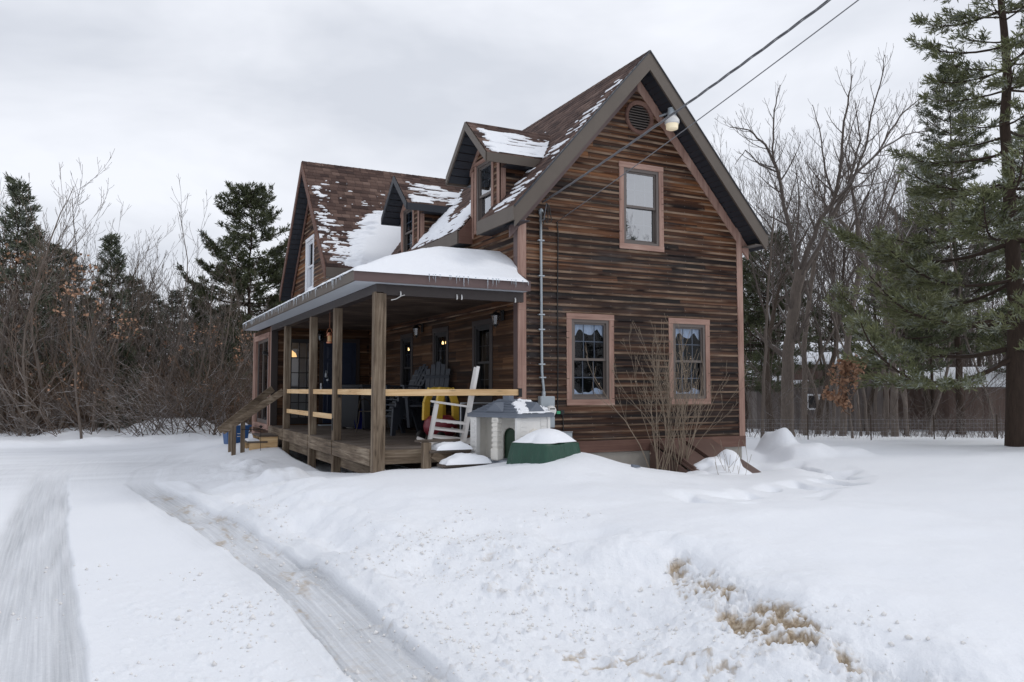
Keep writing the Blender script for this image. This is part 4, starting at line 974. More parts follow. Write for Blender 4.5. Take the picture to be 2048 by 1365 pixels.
def dorm_fn(seed, amt):
    def f(u, v):
        x = u+5.58; s = v
        a = np.clip(polysdf([(.12, .0), (1.35, .0), (1.75, .75), (.25, .95)], u, v), -.3, .05)*1.1 + (fbm(u*2.4, v*15, 4, seed)-.5+amt)*.55
        val = polysdf([(1.0, .0), (1.12, .0), (1.95, .78), (1.6, .78)], u, v)+.10 + (fbm(u*4, v*9, 2, seed+4)-.5)*.2
        r = np.maximum(a, val); r = np.where(u > (XR-(ZR-(DZ-DS*(DH-v*cs_)))/SL_-5.58)+.12, -1, r)
        return r, .018+.03*sst(0, .3, val)
    return f
for (yc, _, _), sd_, am, lb in ((DM[0], 45, .07, 'thick streaky snow on the right side of the near dormer roof'), (DM[1], 57, -.075, 'patchy snow on the right side of the far dormer roof')):
    snow_sheet('snow_patch', (5.58, yc-DH, DZ-DS*DH), (1, 0, 0), (0, cs_, sn_), (0, -sn_, cs_), .04, 2.1, .01, 1.1, .016, dorm_fn(sd_, am), lb)
# valley drift beside the near dormer
def porch_snow():
    xs = np.linspace(EX-.05, X0+.30, 120); ys = np.r_[np.linspace(EY-.06, 16.5, 190), np.linspace(16.53, 22.36, 130)]
    X, Y = np.meshgrid(xs, ys, indexing='ij'); zb = zp(X, Y)
    dl = X-(EX-.045); df = Y-(EY-.055)
    e = np.minimum(dl, df*1.0)
    nn = fbm(X*.9, Y*.6, 3, 61)
    t = .04 + .10*sst(0, .9, e) + .05*(nn-.5)*2*sst(.1, .8, e) + (fbm(X*5, Y*5, 3, 62)-.5)*.018
    t = t*np.clip(e/.05, 0, 1)**.5
    t = t + .20*np.exp(-((X-5.75)/.40)**2-((Y-15.1)/.6)**2) + .36*np.exp(-((X-5.95)/.75)**2-((Y-17.0)/1.5)**2) + .05*np.exp(-((X-4.4)/.8)**2-((Y-14)/1.6)**2)
    re = 1-sst(5.85, 5.97, X)*(1-sst(YF-.1, YF+.02, Y)); t = t*re
    t = np.where((Y < YF) & (X > 5.96), -.05, t)
    rag = (vn(X*6, Y*6, 64)-.5)*.03
    Z = zb + t
    cap = 4.10+.175*(Y-12.77) - .09*(X0-X)*0; Z = np.where(Y > 12.0, np.minimum(Z, cap + .02*(fbm(X*2, Y*2, 2, 66)-.5)), Z)
    X2 = np.minimum(X, np.where(Y > 18.55, XWG+.02, X0+.01)); X2 = np.where((Y < YF), np.minimum(X2, 5.93), X2)
    X2 = X2 + np.where(dl < .1, rag*.6, 0); Y2 = Y + np.where(df < .08, rag*.7, 0)
    nu, nv = X.shape; idx = np.arange(nu*nv).reshape(nu, nv)
    # skirt down to the roof edge
    V = np.c_[X2.ravel(), Y2.ravel(), Z.ravel()]
    F = np.c_[idx[:-1, :-1].ravel(), idx[1:, :-1].ravel(), idx[1:, 1:].ravel(), idx[:-1, 1:].ravel()]
    o = npmesh('porch_roof_snow', V, F, 'snow', smooth=True); return tag(o, 'deep smooth snow blanket over the low porch roof with thin dripping edge', 'snow')
porch_snow()
# icicles
ic0 = None
def icicle(x, y, z, L, front):
    m = MB(fr(x, y, z)); r = .007+L*.035; m.tube([(0, 0, 0), (0, 0, -L*.4), (.002, 0, -L*.8), (0, 0, -L)], [r, r*.6, r*.3, .001], 6)
    o = m.build('icicle', 'ice'); tag(o, 'short icicle hanging along the front edge of the porch roof' if front else 'short icicle hanging along the long left edge of the porch roof', 'icicle', 'icicles along the front porch eave' if front else 'icicles along the side porch eave')
for i in range(24): icicle(random.uniform(4.2, 5.9), EY-.05, EZ-.0, random.choice([.04, .06, .08, .13, .19]), True)
y = 11.9
while y < 22.2: icicle(EX-.05, y, EZ, random.uniform(.05, .17), False); y += random.choice([.08, .12, .2, .35])

# ------------------------------------------------------------------ things on and around the porch
def lantern(x, y, z, lab):
    t = thing('wall_lantern', lab, 'lantern', (x, y, z), -90, 'lanterns on the porch walls')
    m = MB(t_m(t)); m.cbox(-.05, .05, -.02, 0, -.08, .10, .006); m.tube([(0, -.02, .06), (0, -.07, .10), (0, -.13, .09), (0, -.14, .06)], .009, 6); m.build('bracket', 'black_metal', t)
    m = MB(t_m(t)); m.lathe([(.0, .075), (.02, .07), (.085, .015), (.088, .0), (.075, 0)], 8, (0, -.14, 0)); m.build('cap', 'black_metal', t)
    m = MB(t_m(t)); m.lathe([(.072, 0), (.045, -.15), (.0, -.15)], 6, (0, -.14, 0)); m.build('lamp_glass', 'lamp_glass', t)
    m = MB(t_m(t))
    for k in range(6): a = math.pi/3*k; m.tube([(.074*math.cos(a), -.14+.074*math.sin(a), 0), (.047*math.cos(a), -.14+.047*math.sin(a), -.15)], .005, 4)
    m.lathe([(.05, -.15), (.05, -.165), (.015, -.18), (.012, -.2)], 8, (0, -.14, 0)); m.build('cage', 'black_metal', t)
    return t
def t_m(t): return ROOTM[t.name].inverted()
lantern(X0-.02, 12.30, 2.90, 'black wall lantern by the corner board at the near end of the porch')
lantern(X0-.02, 16.28, 2.95, 'black wall lantern high between the two far porch windows')
t = lantern(4.68, YS-.02, 3.02, 'black wall lantern above the glass door side of the navy door'); t.rotation_euler = (0, 0, 0)

t = thing('hanging_lantern', 'copper coloured lantern hanging beside the second porch post', 'lantern', (3.60, 14.85, 2.50))
M = t_m(t)
m = MB(M); m.lathe([(.0, .0), (.055, 0), (.058, .02), (.05, .03)], 14); m.lathe([(.05, .14), (.056, .15), (.03, .20), (.0, .21)], 14)
for k in range(4): a = math.pi/2*k+.4; m.tube([(.05*math.cos(a), .05*math.sin(a), .02), (.05*math.cos(a), .05*math.sin(a), .15)], .005, 4)
m.build('lantern_frame', 'copper', t)
m = MB(M); m.lathe([(.042, .025), (.046, .08), (.042, .145)], 14); m.build('lamp_glass', 'amber_glass', t)
m = MB(M); m.tube([(.05*math.cos(a_), 0, .18+.10*math.sin(a_)) for a_ in [math.pi*i/10 for i in range(11)]], .004, 5); m.tube([(0, 0, .28), (0, 0, .66)], .003, 4); m.build('bail_handle', 'copper', t)
t = thing('glass_wind_bell', 'clear glass bell ornament hanging from the eave by the stairs', 'ornament', (3.60, 18.75, 2.86))
M = t_m(t); m = MB(M); m.lathe([(.0, .10), (.022, .095), (.026, .07), (.058, .03), (.06, 0), (.035, -.03), (0, -.035)], 14); m.build('glass_bell', 'lamp_glass', t, smooth=True)
m = MB(M); m.tube([(0, 0, .1), (0, 0, .32)], .003, 4); m.build('hanging_cord', 'white_plastic', t)
t = thing('security_camera', 'small black camera fixed to the trim of the patio door', 'camera', (3.49, 20.70, 2.5), -90)
M = t_m(t); m = MB(M); m.lathe([(0, -.02), (.03, -.02), (.03, .0), (.012, .01), (.012, .05)], 10); m.build('mount', 'black_metal', t)
m = MB(M @ Matrix.Rotation(R_(70), 4, 'X')); m.lathe([(0, .0), (.035, .01), (.045, .03), (.045, .12), (.035, .14), (0, .14)], 14, (0, .02, .02)); m.build('camera_body', 'black_metal', t, smooth=False)

# electric service: conduit, meter, small box, cables
t = thing('electric_meter', 'grey meter box with round glass dial under the conduit on the front wall', 'meter', (6.46, YF, 1.07))
M = t_m(t)
m = MB(M); m.cbox(-.135, .135, -.13, -.014, .12, .46, .012); m.cbox(-.02, .135, -.125, -.014, -.06, .118, .008); m.build('meter_box', 'grey_paint_metal', t)
Mx = M @ Matrix.Translation((.03, -.13, .22)) @ Matrix.Rotation(R_(90), 4, 'X')
m = MB(Mx); m.lathe([(.10, 0), (.10, .03), (.085, .03)], 24); m.build('meter_ring', 'galvanised', t)
m = MB(Mx); m.lathe([(.085, .028), (.083, .08), (.07, .095), (0, .098)], 24); m.build('meter_glass', 'white_plastic', t, smooth=False)
m = MB(M); m.box(-.015, .075, -.232, -.226, .245, .262); m.build('dial_display', 'black_rubber', t)
t = thing('electric_conduit', 'pale grey conduit pipe running up the front wall to the eave', 'pipe', (6.42, YF, 1.53))
M = t_m(t)
m = MB(M); m.tube([(.0, -.055, 0), (.0, -.055, .12), (-.03, -.05, .4), (-.04, -.05, 1.8), (-.045, -.05, 3.05)], .021, 10); m.build('pipe', 'grey_paint_metal', t, smooth=True)
m = MB(M); m.tube([(0, -.055, -.02), (0, -.055, .08)], .032, 10); m.build('pipe_collar', 'galvanised', t)
for z_ in (.30, .52, 1.1, 1.35, 2.0, 2.6): m = MB(M); x_ = -.03-.01*z_/2 if z_ > .3 else -.018; m.cbox(x_-.055, x_+.055, -.078, -.012, z_, z_+.022, .003); m.build('pipe_strap', 'galvanised', t)
m = MB(M); m.lathe([(.025, 0), (.04, .03), (.04, .09), (.02, .12)], 10, (-.045, -.06, 3.03)); m.build('weather_head', 'grey_paint_metal', t)
for k, (dx, sag) in enumerate(((-.05, .18), (.03, .22), (.10, .20))):
    m = MB(M); m.tube([(-.045, -.09, 3.1), (-.06+dx, -.12, 3.1-sag), (dx+.02, -.13, 3.0-sag*.3), (.05+dx*.4, -.1, 3.2), (.02, -.12, 3.24)], .009, 6); m.build('service_loop', 'black_rubber' if k else 'cable_grey', t, smooth=True)
t = thing('junction_box', 'small grey utility box low on the front wall behind the tarp', 'utility box', (6.82, YF, .62)); M = t_m(t)
m = MB(M); m.cbox(-.12, .12, -.11, -.02, -.1, .30, .008); m.build('box_body', 'grey_paint_metal', t); m = MB(M); m.cbox(-.125, .125, -.118, -.018, .302, .315, .004); m.build('box_lid', 'galvanised', t)
t = thing('ground_terminal', 'small green terminal clip on the front wall right of the meter', 'terminal', (6.72, YF, 1.25)); M = t_m(t)
m = MB(M); m.cbox(-.04, .03, -.04, -.015, -.02, .03, .004); m.build('clip_body', 'green_terminal', t); m = MB(M); m.cbox(.035, .11, -.035, -.015, -.03, .045, .004); m.build('clip_plate', 'black_rubber', t)
m = MB(); pts = [(6.70, YF-.03, 4.49), (6.72, YF-.03, 4.3), (6.705, YF-.028, 3.2), (6.71, YF-.028, 2.2), (6.70, YF-.028, 1.30), (6.80, YF-.03, 1.2), (6.81, YF-.03, .9)]
m.tube(pts, .010, 6); tag(m.build('phone_cable', 'black_rubber'), 'thin black cable running down the front wall beside the conduit', 'cable')
def cable(name, p, q, r, sag, lab, mat, twist=False):
    p, q = Vector(p), Vector(q); m = MB(); n = 60
    L = (q-p).length
    def pt(t): return p.lerp(q, t) - Vector((0, 0, sag*4*t*(1-t)))
    if twist:
        for k in range(3):
            pts = []
            for i in range(220):
                t_ = i/219; a = t_*L*5.5 + k*2.1; pts.append(pt(t_)+Vector((math.cos(a)*r*.9, 0, math.sin(a)*r*.9)))
            m.tube(pts, r*.62, 5)
    else: m.tube([pt(i/n) for i in range(n+1)], r, 6)
    return tag(m.build(name, mat, smooth=True), lab, 'cable')
e1 = Vector((0, 0, EYE)) + ray(1660, -10)*8.2; a1 = Vector((6.38, YF-.10, 4.78))
cable('service_cable', a1, a1+(e1+Vector((0, 0, .29*.71*4*.9*.55))-a1)*3.4, .012, .55, 'thick twisted power cable rising from the conduit top across the gable', 'cable_grey', True)
e2 = Vector((0, 0, EYE)) + ray(1717, 0)*8.2; a2_ = Vector((6.70, YF-.03, 4.49))
cable('phone_line', a2_, a2_+(e2+Vector((0, 0, .29*.71*4*.3))-a2_)*3.4, .007, .3, 'thin straight phone line rising across the gable below the power cable', 'cable_grey')

# yard light on the gable
t = thing('barn_light', 'galvanised barn light with pale reflector bowl under the peak of the gable', 'light', (8.95, YF-.30, 6.38)); M = t_m(t)
m = MB(M); m.lathe([(0, .36), (.075, .355), (.08, .22), (.085, .20)], 18); m.tube([(0, 0, .29), (0, .16, .30), (-.08, .29, .28)], .02, 8); m.build('lamp_housing', 'grey_paint_metal', t)
m = MB(M); m.lathe([(.085, .21), (.135, .13), (.135, .08), (.12, .06)], 20); m.build('reflector', 'white_plastic', t, smooth=False)
m = MB(M); m.lathe([(.115, .07), (.105, -.03), (.06, -.05), (0, -.05)], 20); m.build('lens', 'lamp_lens', t, smooth=False)
t = thing('eave_floodlight', 'small white floodlight high under the far left gable rake', 'light', (4.42, 20.25, 6.33)); M = t_m(t)
m = MB(M); m.lathe([(0, .08), (.05, .06), (.07, -.02), (.0, -.03)], 12); m.build('lamp_head', 'white_plastic', t); m = MB(M); m.tube([(0, 0, .05), (.02, 0, .2)], .015, 6); m.build('lamp_arm', 'white_plastic', t)

# lamps lit inside
t = thing('pendant_lamp', 'lit amber pendant lamp seen through the glass door', 'lamp', (4.12, 21.3, 2.50)); M = t_m(t)
m = MB(M); m.lathe([(.05, .17), (.16, .08), (.19, -.01), (.17, -.01)], 16); m.build('lamp_shade', 'warm_shade', t)
m = MB(M); m.tube([(0, 0, .17), (0, 0, .62)], .006, 5); m.build('lamp_cord', 'black_metal', t)
for x, y, z, lb in ((6.5, 16.46, 2.66, 'left lit bulb seen through the middle porch window'), (6.5, 16.26, 2.66, 'right lit bulb seen through the middle porch window'), (6.5, 18.75, 2.62, 'lit candle bulb seen through the farthest porch window')):
    m = MB(); m.lathe([(0, -.03), (.02, -.025), (.026, 0), (.012, .035), (0, .045)], 8, (x, y, z)); tag(m.build('light_bulb', 'warm_bulb'), lb, 'bulb')

# rocking chair: white, seen from the side, frame only
RC = [4.88, 12.1, .752]
t = thing('rocking_chair', 'white slatted wooden rocking chair turned sideways behind the front rail', 'rocking chair', RC, -19); M = t_m(t)
def sl(m, p, q, w, h, up=(0, 0, 1)): m.beam(p, q, w, h, up)
for s in (-.27, .27):
    m = MB(M); pts = [(-.50, s, .10), (-.36, s, .045), (-.15, s, .015), (.05, s, .01), (.27, s, .035), (.48, s, .10), (.60, s, .16)]
    for p, q in zip(pts, pts[1:]): m.beam(p, q, .04, .05)
    m.build('rocker', 'white_paint', t)
    m = MB(M); m.beam((-.30, s, .06), (-.19, s, .66), .045, .055, (1, 0, 0)); m.build('front_leg', 'white_paint', t)
    m = MB(M); m.beam((.24, s, .04), (.46, s, 1.26), .04, .05, (1, 0, 0)); m.build('back_post', 'white_paint', t)
    m = MB(M); m.beam((-.28, s, .70), (.35, s, .61), .07, .028); m.build('armrest', 'white_paint', t)
    for z_ in (.40, .27, .14) if s < 0 else (.40, .27, .14): m = MB(M); m.beam((-.24+(.4-z_)*-.06, s, z_), (.30-(.4-z_)*.2, s, z_-.06), .022, .03); m.build('side_stretcher', 'white_paint', t)
m = MB(M)
for i in range(5): m.beam((-.20+i*.10, -.25, .385-i*.012), (-.20+i*.10, .25, .385-i*.012), .06, .018)
m.build('seat', 'white_paint', t)
m = MB(M)
for i in range(6): yy = -.20+i*.08; m.beam((.33, yy, .50), (.455, yy, 1.18), .045, .014, (1, 0, 0))
m.beam((.325, -.26, .48), (.325, .26, .48), .03, .05); m.beam((.45, -.26, 1.14), (.45, .26, 1.14), .025, .08)
if 0: m.build('back_slats', 'white_paint', t)

# ride-on toy car: red body, yellow roof pillars
TC = (5.08, 12.95, .755)
t = thing('toy_car', 'red and yellow plastic ride-on toy car behind the rocking chair', 'toy car', TC, 20); M = t_m(t)
m = MB(M); m.lathe([(0, .08), (.22, .09), (.28, .16), (.30, .26), (.27, .36), (.20, .43), (.16, .44), (.15, .40), (.18, .28), (0, .26)], 24); m.build('body', 'red_plastic', t, smooth=True)
for sx, sy in ((-.20, -.17), (.20, -.17), (-.20, .17), (.20, .17)):
    m = MB(M); m.beam((sx*.95, sy, .36), (sx*.9, sy, .66), .13, .05, (0, 1, 0)); m.beam((sx*.9, sy, .65), (sx*.5, sy*.8, .90), .13, .05, (0, 1, 0)); m.build('roof_pillar', 'yellow_plastic', t)
m = MB(M); m.lathe([(0, .93), (.14, .925), (.22, .90), (.23, .87), (0, .86)], 20); m.build('roof', 'yellow_plastic', t, smooth=False)
for sx, sy in ((-.22, -.26), (.22, -.26), (-.22, .26), (.22, .26)):
    m = MB(M @ Matrix.Translation((sx, sy, .09)) @ Matrix.Rotation(R_(90), 4, 'X')); m.lathe([(0, -.035), (.07, -.035), (.09, -.02), (.09, .02), (.07, .035), (0, .035)], 18); m.build('wheel', 'black_rubber', t)
m = MB(M @ Matrix.Translation((-.05, -.345, .22)) @ Matrix.Rotation(R_(90), 4, 'X')); m.lathe([(.028, 0), (.034, .004), (.034, .008), (.028, .01)], 14); m.build('round_badge', 'white_plastic', t)

# stacked grey garden chairs and one tall fan-back chair
def garden_chair(loc, rot, lab, grp, tilt=0, first=None):
    t = thing('garden_chair', lab, 'chair', loc, rot, grp); M = t_m(t)
    m = MB(M)
    for i in range(6): x_ = -.22+i*.08; m.beam((x_, -.25, .37-(x_+.2)*.16), (x_, .25, .37-(x_+.2)*.16), .07, .02)
    m.build('seat', 'chair_plastic', t)
    m = MB(M)
    for i in range(5):
        y_ = -.20+i*.10; tp = .98-.09*abs(i-2)**1.4*.5; d = (tp-.30)*.42
        m.beam((.20, y_*.85, .30), (.20+d, y_, tp), .085, .02, (1, 0, 0))
    m.beam((.215, -.24, .36), (.215, .24, .36), .03, .05); m.beam((.37, -.24, .74), (.37, .24, .74), .03, .05); m.build('backrest', 'chair_plastic', t)
    for s in (-.29, .29):
        m = MB(M); m.beam((-.30, s, .54), (.30, s, .52), .11, .025); m.build('armrest', 'chair_plastic', t)
        m = MB(M); m.beam((-.26, s, .0), (-.22, s, .53), .05, .09, (1, 0, 0)); m.build('leg', 'chair_plastic', t)
        m = MB(M); m.beam((.42, s*.92, .0), (.22, s*.92, .52), .045, .08, (1, 0, 0)); m.build('leg', 'chair_plastic', t)
    return t
gc = garden_chair((5.0, 15.2, .755), 18, 'lowest grey plastic garden chair of the nested stack on the porch', 'nested stack of grey plastic garden chairs')
for k, nm in enumerate(('second', 'third', 'fourth', 'topmost')): dup(gc, (5.0+.06*(k+1), 15.2+.02*(k+1), .755+.105*(k+1)), 18, 1, f'{nm} grey plastic garden chair of the nested stack, counted upward from the floor')
fan = dup(gc, (5.55, 14.6, .99), 40, 1.12, 'tall fan-backed grey garden chair leaning up behind the chair stack'); fan.rotation_euler = (0, R_(-14), R_(40)); fan['group'] = 'single garden chairs'
# bronze wire bistro chair
t = thing('metal_bistro_chair', 'thin bronze wire chair with looped arms left of the grey chair stack', 'chair', (4.72, 15.75, .752), 25); M = t_m(t)
m = MB(M); m.cbox(-.20, .20, -.20, .20, .44, .455, .006); m.build('seat', 'bronze_metal', t)
for sx, sy in ((-.19, -.19), (.19, -.19), (-.19, .19), (.19, .19)): m = MB(M); m.tube([(sx, sy, .45), (sx*1.05, sy*1.05, .25), (sx*1.3, sy*1.3, 0)], .011, 6); m.build('leg', 'bronze_metal', t)
for s in (-.2, .2): m = MB(M); m.tube([(-.16, s, .45), (-.21, s, .55), (-.17, s, .66), (-.06, s, .70), (.05, s, .66), (.10, s, .58), (.17, s, .52)], .010, 6); m.build('arm_loop', 'bronze_metal', t, smooth=True)
m = MB(M); m.tube([(.19, -.19, .45), (.24, -.18, .85), (.24, -.1, .93), (.24, 0, .95), (.24, .1, .93), (.24, .18, .85), (.19, .19, .45)], .011, 6); m.build('backrest', 'bronze_metal', t, smooth=True)
# wheelie bins
def bin_(loc, rot, lab, s=1):
    t = thing('wheeled_bin', lab, 'bin', loc, rot, 'dark wheeled bins on the porch'); M = t_m(t) @ Matrix.Scale(s, 4)
    m = MB(M); a, b = .22, .28
    m.add([(-a, -a, .04), (a, -a, .04), (a, a, .04), (-a, a, .04), (-b, -b, .92), (b, -b, .92), (b, b, .92), (-b, b, .92)], [(3, 2, 1, 0), (4, 5, 6, 7), (0, 1, 5, 4), (1, 2, 6, 5), (2, 3, 7, 6), (3, 0, 4, 7)]); m.build('bin_body', 'dark_plastic', t)
    m = MB(M); m.prism([(-.30, .93), (.31, .93), (.29, .965), (.1, 1.0), (-.28, .99)], -.30, .30); m.build('lid', 'dark_plastic', t)
    for s_ in (-.2, .2): m = MB(M @ Matrix.Translation((.24, s_, .10)) @ Matrix.Rotation(R_(90), 4, 'X')); m.lathe([(0, -.03), (.10, -.03), (.10, .03), (0, .03)], 16); m.build('wheel', 'black_rubber', t)
    return t
bin_((4.85, 18.0, .752), 60, 'tall dark wheeled bin standing just behind the corner post')
bin_((5.15, 17.1, .752), 80, 'dark wheeled bin between the corner post and the wire chair')
t = thing('patio_grill', 'dark covered grill with flat side shelf near the wire chair', 'grill', (5.50, 16.2, .752), 0); M = t_m(t)
m = MB(M); m.cbox(-.28, .28, -.22, .22, .08, .66, .02); m.build('cabinet', 'dark_plastic', t); m = MB(M); m.cbox(-.5, .42, -.24, .24, .665, .69, .006); m.build('side_shelf', 'chair_plastic', t); m = MB(M @ Matrix.Translation((0, 0, .69))); m.prism([(-.27, 0), (.27, 0), (.25, .16), (.12, .25), (-.12, .25), (-.25, .16)], -.2, .2); m.build('hood', 'dark_plastic', t)
# buckets, shovel, broom
def bucket(loc, lab):
    t = thing('plastic_bucket', lab, 'bucket', loc, 0, 'white buckets on the porch'); M = t_m(t)
    m = MB(M); m.lathe([(0, 0), (.13, 0), (.148, .30), (.155, .30), (.157, .335), (.15, .34), (.15, .365), (.142, .365), (.125, .02), (0, .02)], 24); m.build('pail', 'white_plastic', t)
    m = MB(M); m.tube([(.155*math.cos(a), .155*math.sin(a)*.3-.13, .33-.14*math.sin(a)) for a in [math.pi*i/12 for i in range(13)]], .004, 5); m.build('bail_handle', 'black_metal', t)
    m = MB(M)
    for i in range(5): m.add([(-.07+.0*i, -.150-.0, .06), (-.05, -.153, .06), (-.05, -.153, .10), (-.07, -.150, .10)], [(0, 1, 2, 3)]) if i == 0 else None
    m.build('label_mark', 'black_rubber', t)
    return t
bucket((4.97, 18.25, .752), 'white plastic bucket left of the blue shovel on the porch'); bucket((5.26, 18.05, .752), 'white plastic bucket partly hidden behind the blue shovel and broom')
t = thing('snow_shovel', 'deep blue plastic snow shovel standing in front of the white buckets', 'shovel', (5.06, 17.72, .755), 12); M = t_m(t)
m = MB(M); m.add([(-.17, 0, 0), (.17, 0, 0), (.19, .03, .18), (.15, .06, .36), (-.15, .06, .36), (-.19, .03, .18), (0, .04, .0), (0, .07, .18), (0, .09, .36)], [(0, 6, 7, 5), (6, 1, 2, 7), (5, 7, 8, 4), (7, 2, 3, 8)]); m.cbox(-.05, .05, .055, .10, .33, .45, .01); m.build('blade', 'deep_blue_plastic', t)
m = MB(M); m.tube([(0, .08, .40), (0, .17, .80)], .016, 8); m.build('shaft', 'black_metal', t); m = MB(M); m.cbox(-.05, .05, .16, .20, .78, .98, .015); m.build('grip', 'deep_blue_plastic', t)
t = thing('broom', 'broom with yellow orange handle leaning beside the corner post', 'broom', (5.12, 17.0, .755)); M = t_m(t)
m = MB(M); m.tube([(.06, 0, .12), (-.04, .1, 1.15)], .012, 8); m.build('handle', 'orange_handle', t); m = MB(M); m.prism([(-.12, 0), (.2, 0), (.13, .12), (0, .12)], -.03, .03); m.build('bristles', 'black_rubber', t)
m = MB(); m.cbox(4.55, 4.95, 19.55, 19.85, .752, .775, .004); tag(m.build('door_mat', 'grey_paint_metal'), 'pale door mat on the deck before the navy door', 'mat')
# pale folded chair frame leaning at the corner
t = thing('folding_table', 'folded grey framed table standing on edge behind the plastic playhouse', 'table', (5.55, 12.35, .755), 8); M = t_m(t)
m = MB(M); m.cbox(-.36, .36, .0, .02, .12, .62, .004); m.build('table_top', 'dark_plastic', t)
m = MB(M)
m.tube([(-.38, -.01, .0), (-.38, -.01, .66), (.38, -.01, .66), (.38, -.01, 0)], .013, 6); m.tube([(-.38, -.01, .2), (.38, -.01, .2)], .01, 6); m.build('table_frame', 'galvanised', t)

# toy playhouse
PH = (5.27, 10.42, .30); t = thing('toy_playhouse', 'white plastic toy playhouse with slate grey hipped roof beside the porch steps', 'playhouse', PH, 23); M = t_m(t) @ Matrix.Diagonal((.80, .80, .88, 1))
Wd, Dp, ZB, ZE = .96, 1.10, .34, 1.06
m = MB(M); m.cbox(-.02, Wd+.02, -.02, Dp+.02, -.2, ZB, .02)
for i in range(5):
    for j in range(3): m.cbox(-.03, -.02, .02+i*.21+(j % 2)*.05, .19+i*.21+(j % 2)*.05, .0+j*.1, .085+j*.1, .004)
m.build('brick_base', 'pale_slate_plastic', t)
# right-hand wall with arched window (faces the viewer)
def arch(cx, z0, z1, r, n=12): return [(cx-r, z0)] + [(cx-r*math.cos(math.pi*i/n), z1+r*math.sin(math.pi*i/n)) for i in range(n+1)] + [(cx+r, z0)]
def arch_wall(m, x0, x1, z0, z1, ap, y0, y1):
    # ap: arch outline from lower left over the top to lower right; wall built as strips around it
    L = ap[0][0]; R2 = ap[-1][0]; zb = ap[0][1]
    m.box(x0, L, y0, y1, z0, z1); m.box(R2, x1, y0, y1, z0, z1)
    if zb > z0+.001: m.box(L, R2, y0, y1, z0, zb)
    for (xa, za), (xb, zb2) in zip(ap[1:-1], ap[2:-1]):
        if xb-xa > 1e-4: m.add([(xa, y0, za), (xb, y0, zb2), (xb, y0, z1), (xa, y0, z1), (xa, y1, za), (xb, y1, zb2), (xb, y1, z1), (xa, y1, z1)], [(0, 1, 2, 3), (7, 6, 5, 4), (0, 4, 5, 1)])
m = MB(M); ap = arch(.50, .44, .66, .15); arch_wall(m, .0, Wd, ZB, ZE, ap, 0, .04)
for i in range(9):
    z_ = ZB+.03+i*.075
    for a, b in ((.10, .30), (.70, Wd-.08)): m.cbox(a, b, -.008, -.0005, z_, z_+.068, .003)
m.cbox(-.02, .09, -.022, .03, ZB, ZE, .008); m.cbox(Wd-.07, Wd+.02, -.022, .03, ZB, ZE, .008); m.build('front_wall', 'white_plastic', t)
m = MB(M); ao = arch(.50, .44, .66, .20)
for (p, q, r_, s_) in zip(ap[:-1], ap[1:], ao[1:], ao[:-1]):
    m.add([(p[0], -.03, p[1]), (q[0], -.03, q[1]), (r_[0], -.03, r_[1]), (s_[0], -.03, s_[1]), (p[0], 0, p[1]), (q[0], 0, q[1]), (r_[0], 0, r_[1]), (s_[0], 0, s_[1])], [(0, 1, 2, 3), (3, 2, 6, 7), (0, 4, 5, 1)])
m.build('window_arch', 'cream_plastic', t)
M2 = M @ Matrix.Translation((0, 0, 0)) @ Rz(-90)          # local x runs back-to-front along the left side
m = MB(M); m.box(Wd-.04, Wd, .04, Dp, ZB, ZE); m.box(0, Wd, Dp-.04, Dp, ZB, ZE)
m.build('inner_walls', 'cream_plastic', t)
m = MB(M); m.cbox(-.05, .07, Dp-.14, Dp+.02, ZB, ZE, .012)
for i in range(8): m.cbox(-.066, -.048, Dp-.11, Dp-.04, ZB+.05+i*.08, ZB+.10+i*.08, .004)
m.build('corner_column', 'white_plastic', t)
m = MB(M); m.cbox(-.06, .06, .42, .54, ZB, ZE, .012); m.cbox(-.09, .08, .39, .57, ZB, ZB+.20, .02); m.cbox(-.075, .07, .40, .56, ZE-.1, ZE, .02)
for i in range(6): m.cbox(-.075, .065, .405, .555, ZB+.22+i*.085, ZB+.27+i*.085, .012)
m.build('porch_column', 'cream_plastic', t)
mm = M @ Matrix.Translation((.38, .04, 0)) @ Rz(90)
m = MB(mm); ap2 = arch(.42, ZB, .70, .17); arch_wall(m, .0, Dp-.08, ZB, ZE, ap2, 0, .03); m.build('recessed_wall', 'cream_plastic', t)
m = MB(mm); m.box(.24, .60, -.05, -.035, ZB, .84); m.build('toy_door', 'green_plastic', t)
m = MB(M); o = .07; ridge0, ridge1 = (Wd*.42, Dp*.5), (Wd*.62, Dp*.5)
zt_, zr_ = ZE+.05, ZE+.30
c4 = [(-o, -o), (Wd+o, -o), (Wd+o, Dp+o), (-o, Dp+o)]
ri = [(.30, .40), (Wd-.30, .40), (Wd-.30, Dp-.40), (.30, Dp-.40)]
m.add([(x, y, ZE-.005) for x, y in c4]+[(x, y, zt_) for x, y in c4]+[(x, y, zr_) for x, y in ri], [(3, 2, 1, 0), (0, 1, 5, 4), (1, 2, 6, 5), (2, 3, 7, 6), (3, 0, 4, 7), (4, 5, 9, 8), (5, 6, 10, 9), (6, 7, 11, 10), (7, 4, 8, 11), (8, 9, 10, 11)])
for k in range(6):
    f = k/6; a = [Vector((c4[0][0], c4[0][1], zt_)).lerp(Vector((ri[0][0], ri[0][1], zr_)), f), Vector((c4[1][0], c4[1][1], zt_)).lerp(Vector((ri[1][0], ri[1][1], zr_)), f), Vector((c4[3][0], c4[3][1], zt_)).lerp(Vector((ri[3][0], ri[3][1], zr_)), f)]
    m.beam(a[0]+Vector((0, 0, .006)), a[1]+Vector((0, 0, .006)), .02, .012); m.beam(a[0]+Vector((0, 0, .006)), a[2]+Vector((0, 0, .006)), .02, .012)
m.cbox(.25, .40, .40, .56, zr_-.05, zr_+.06, .01)
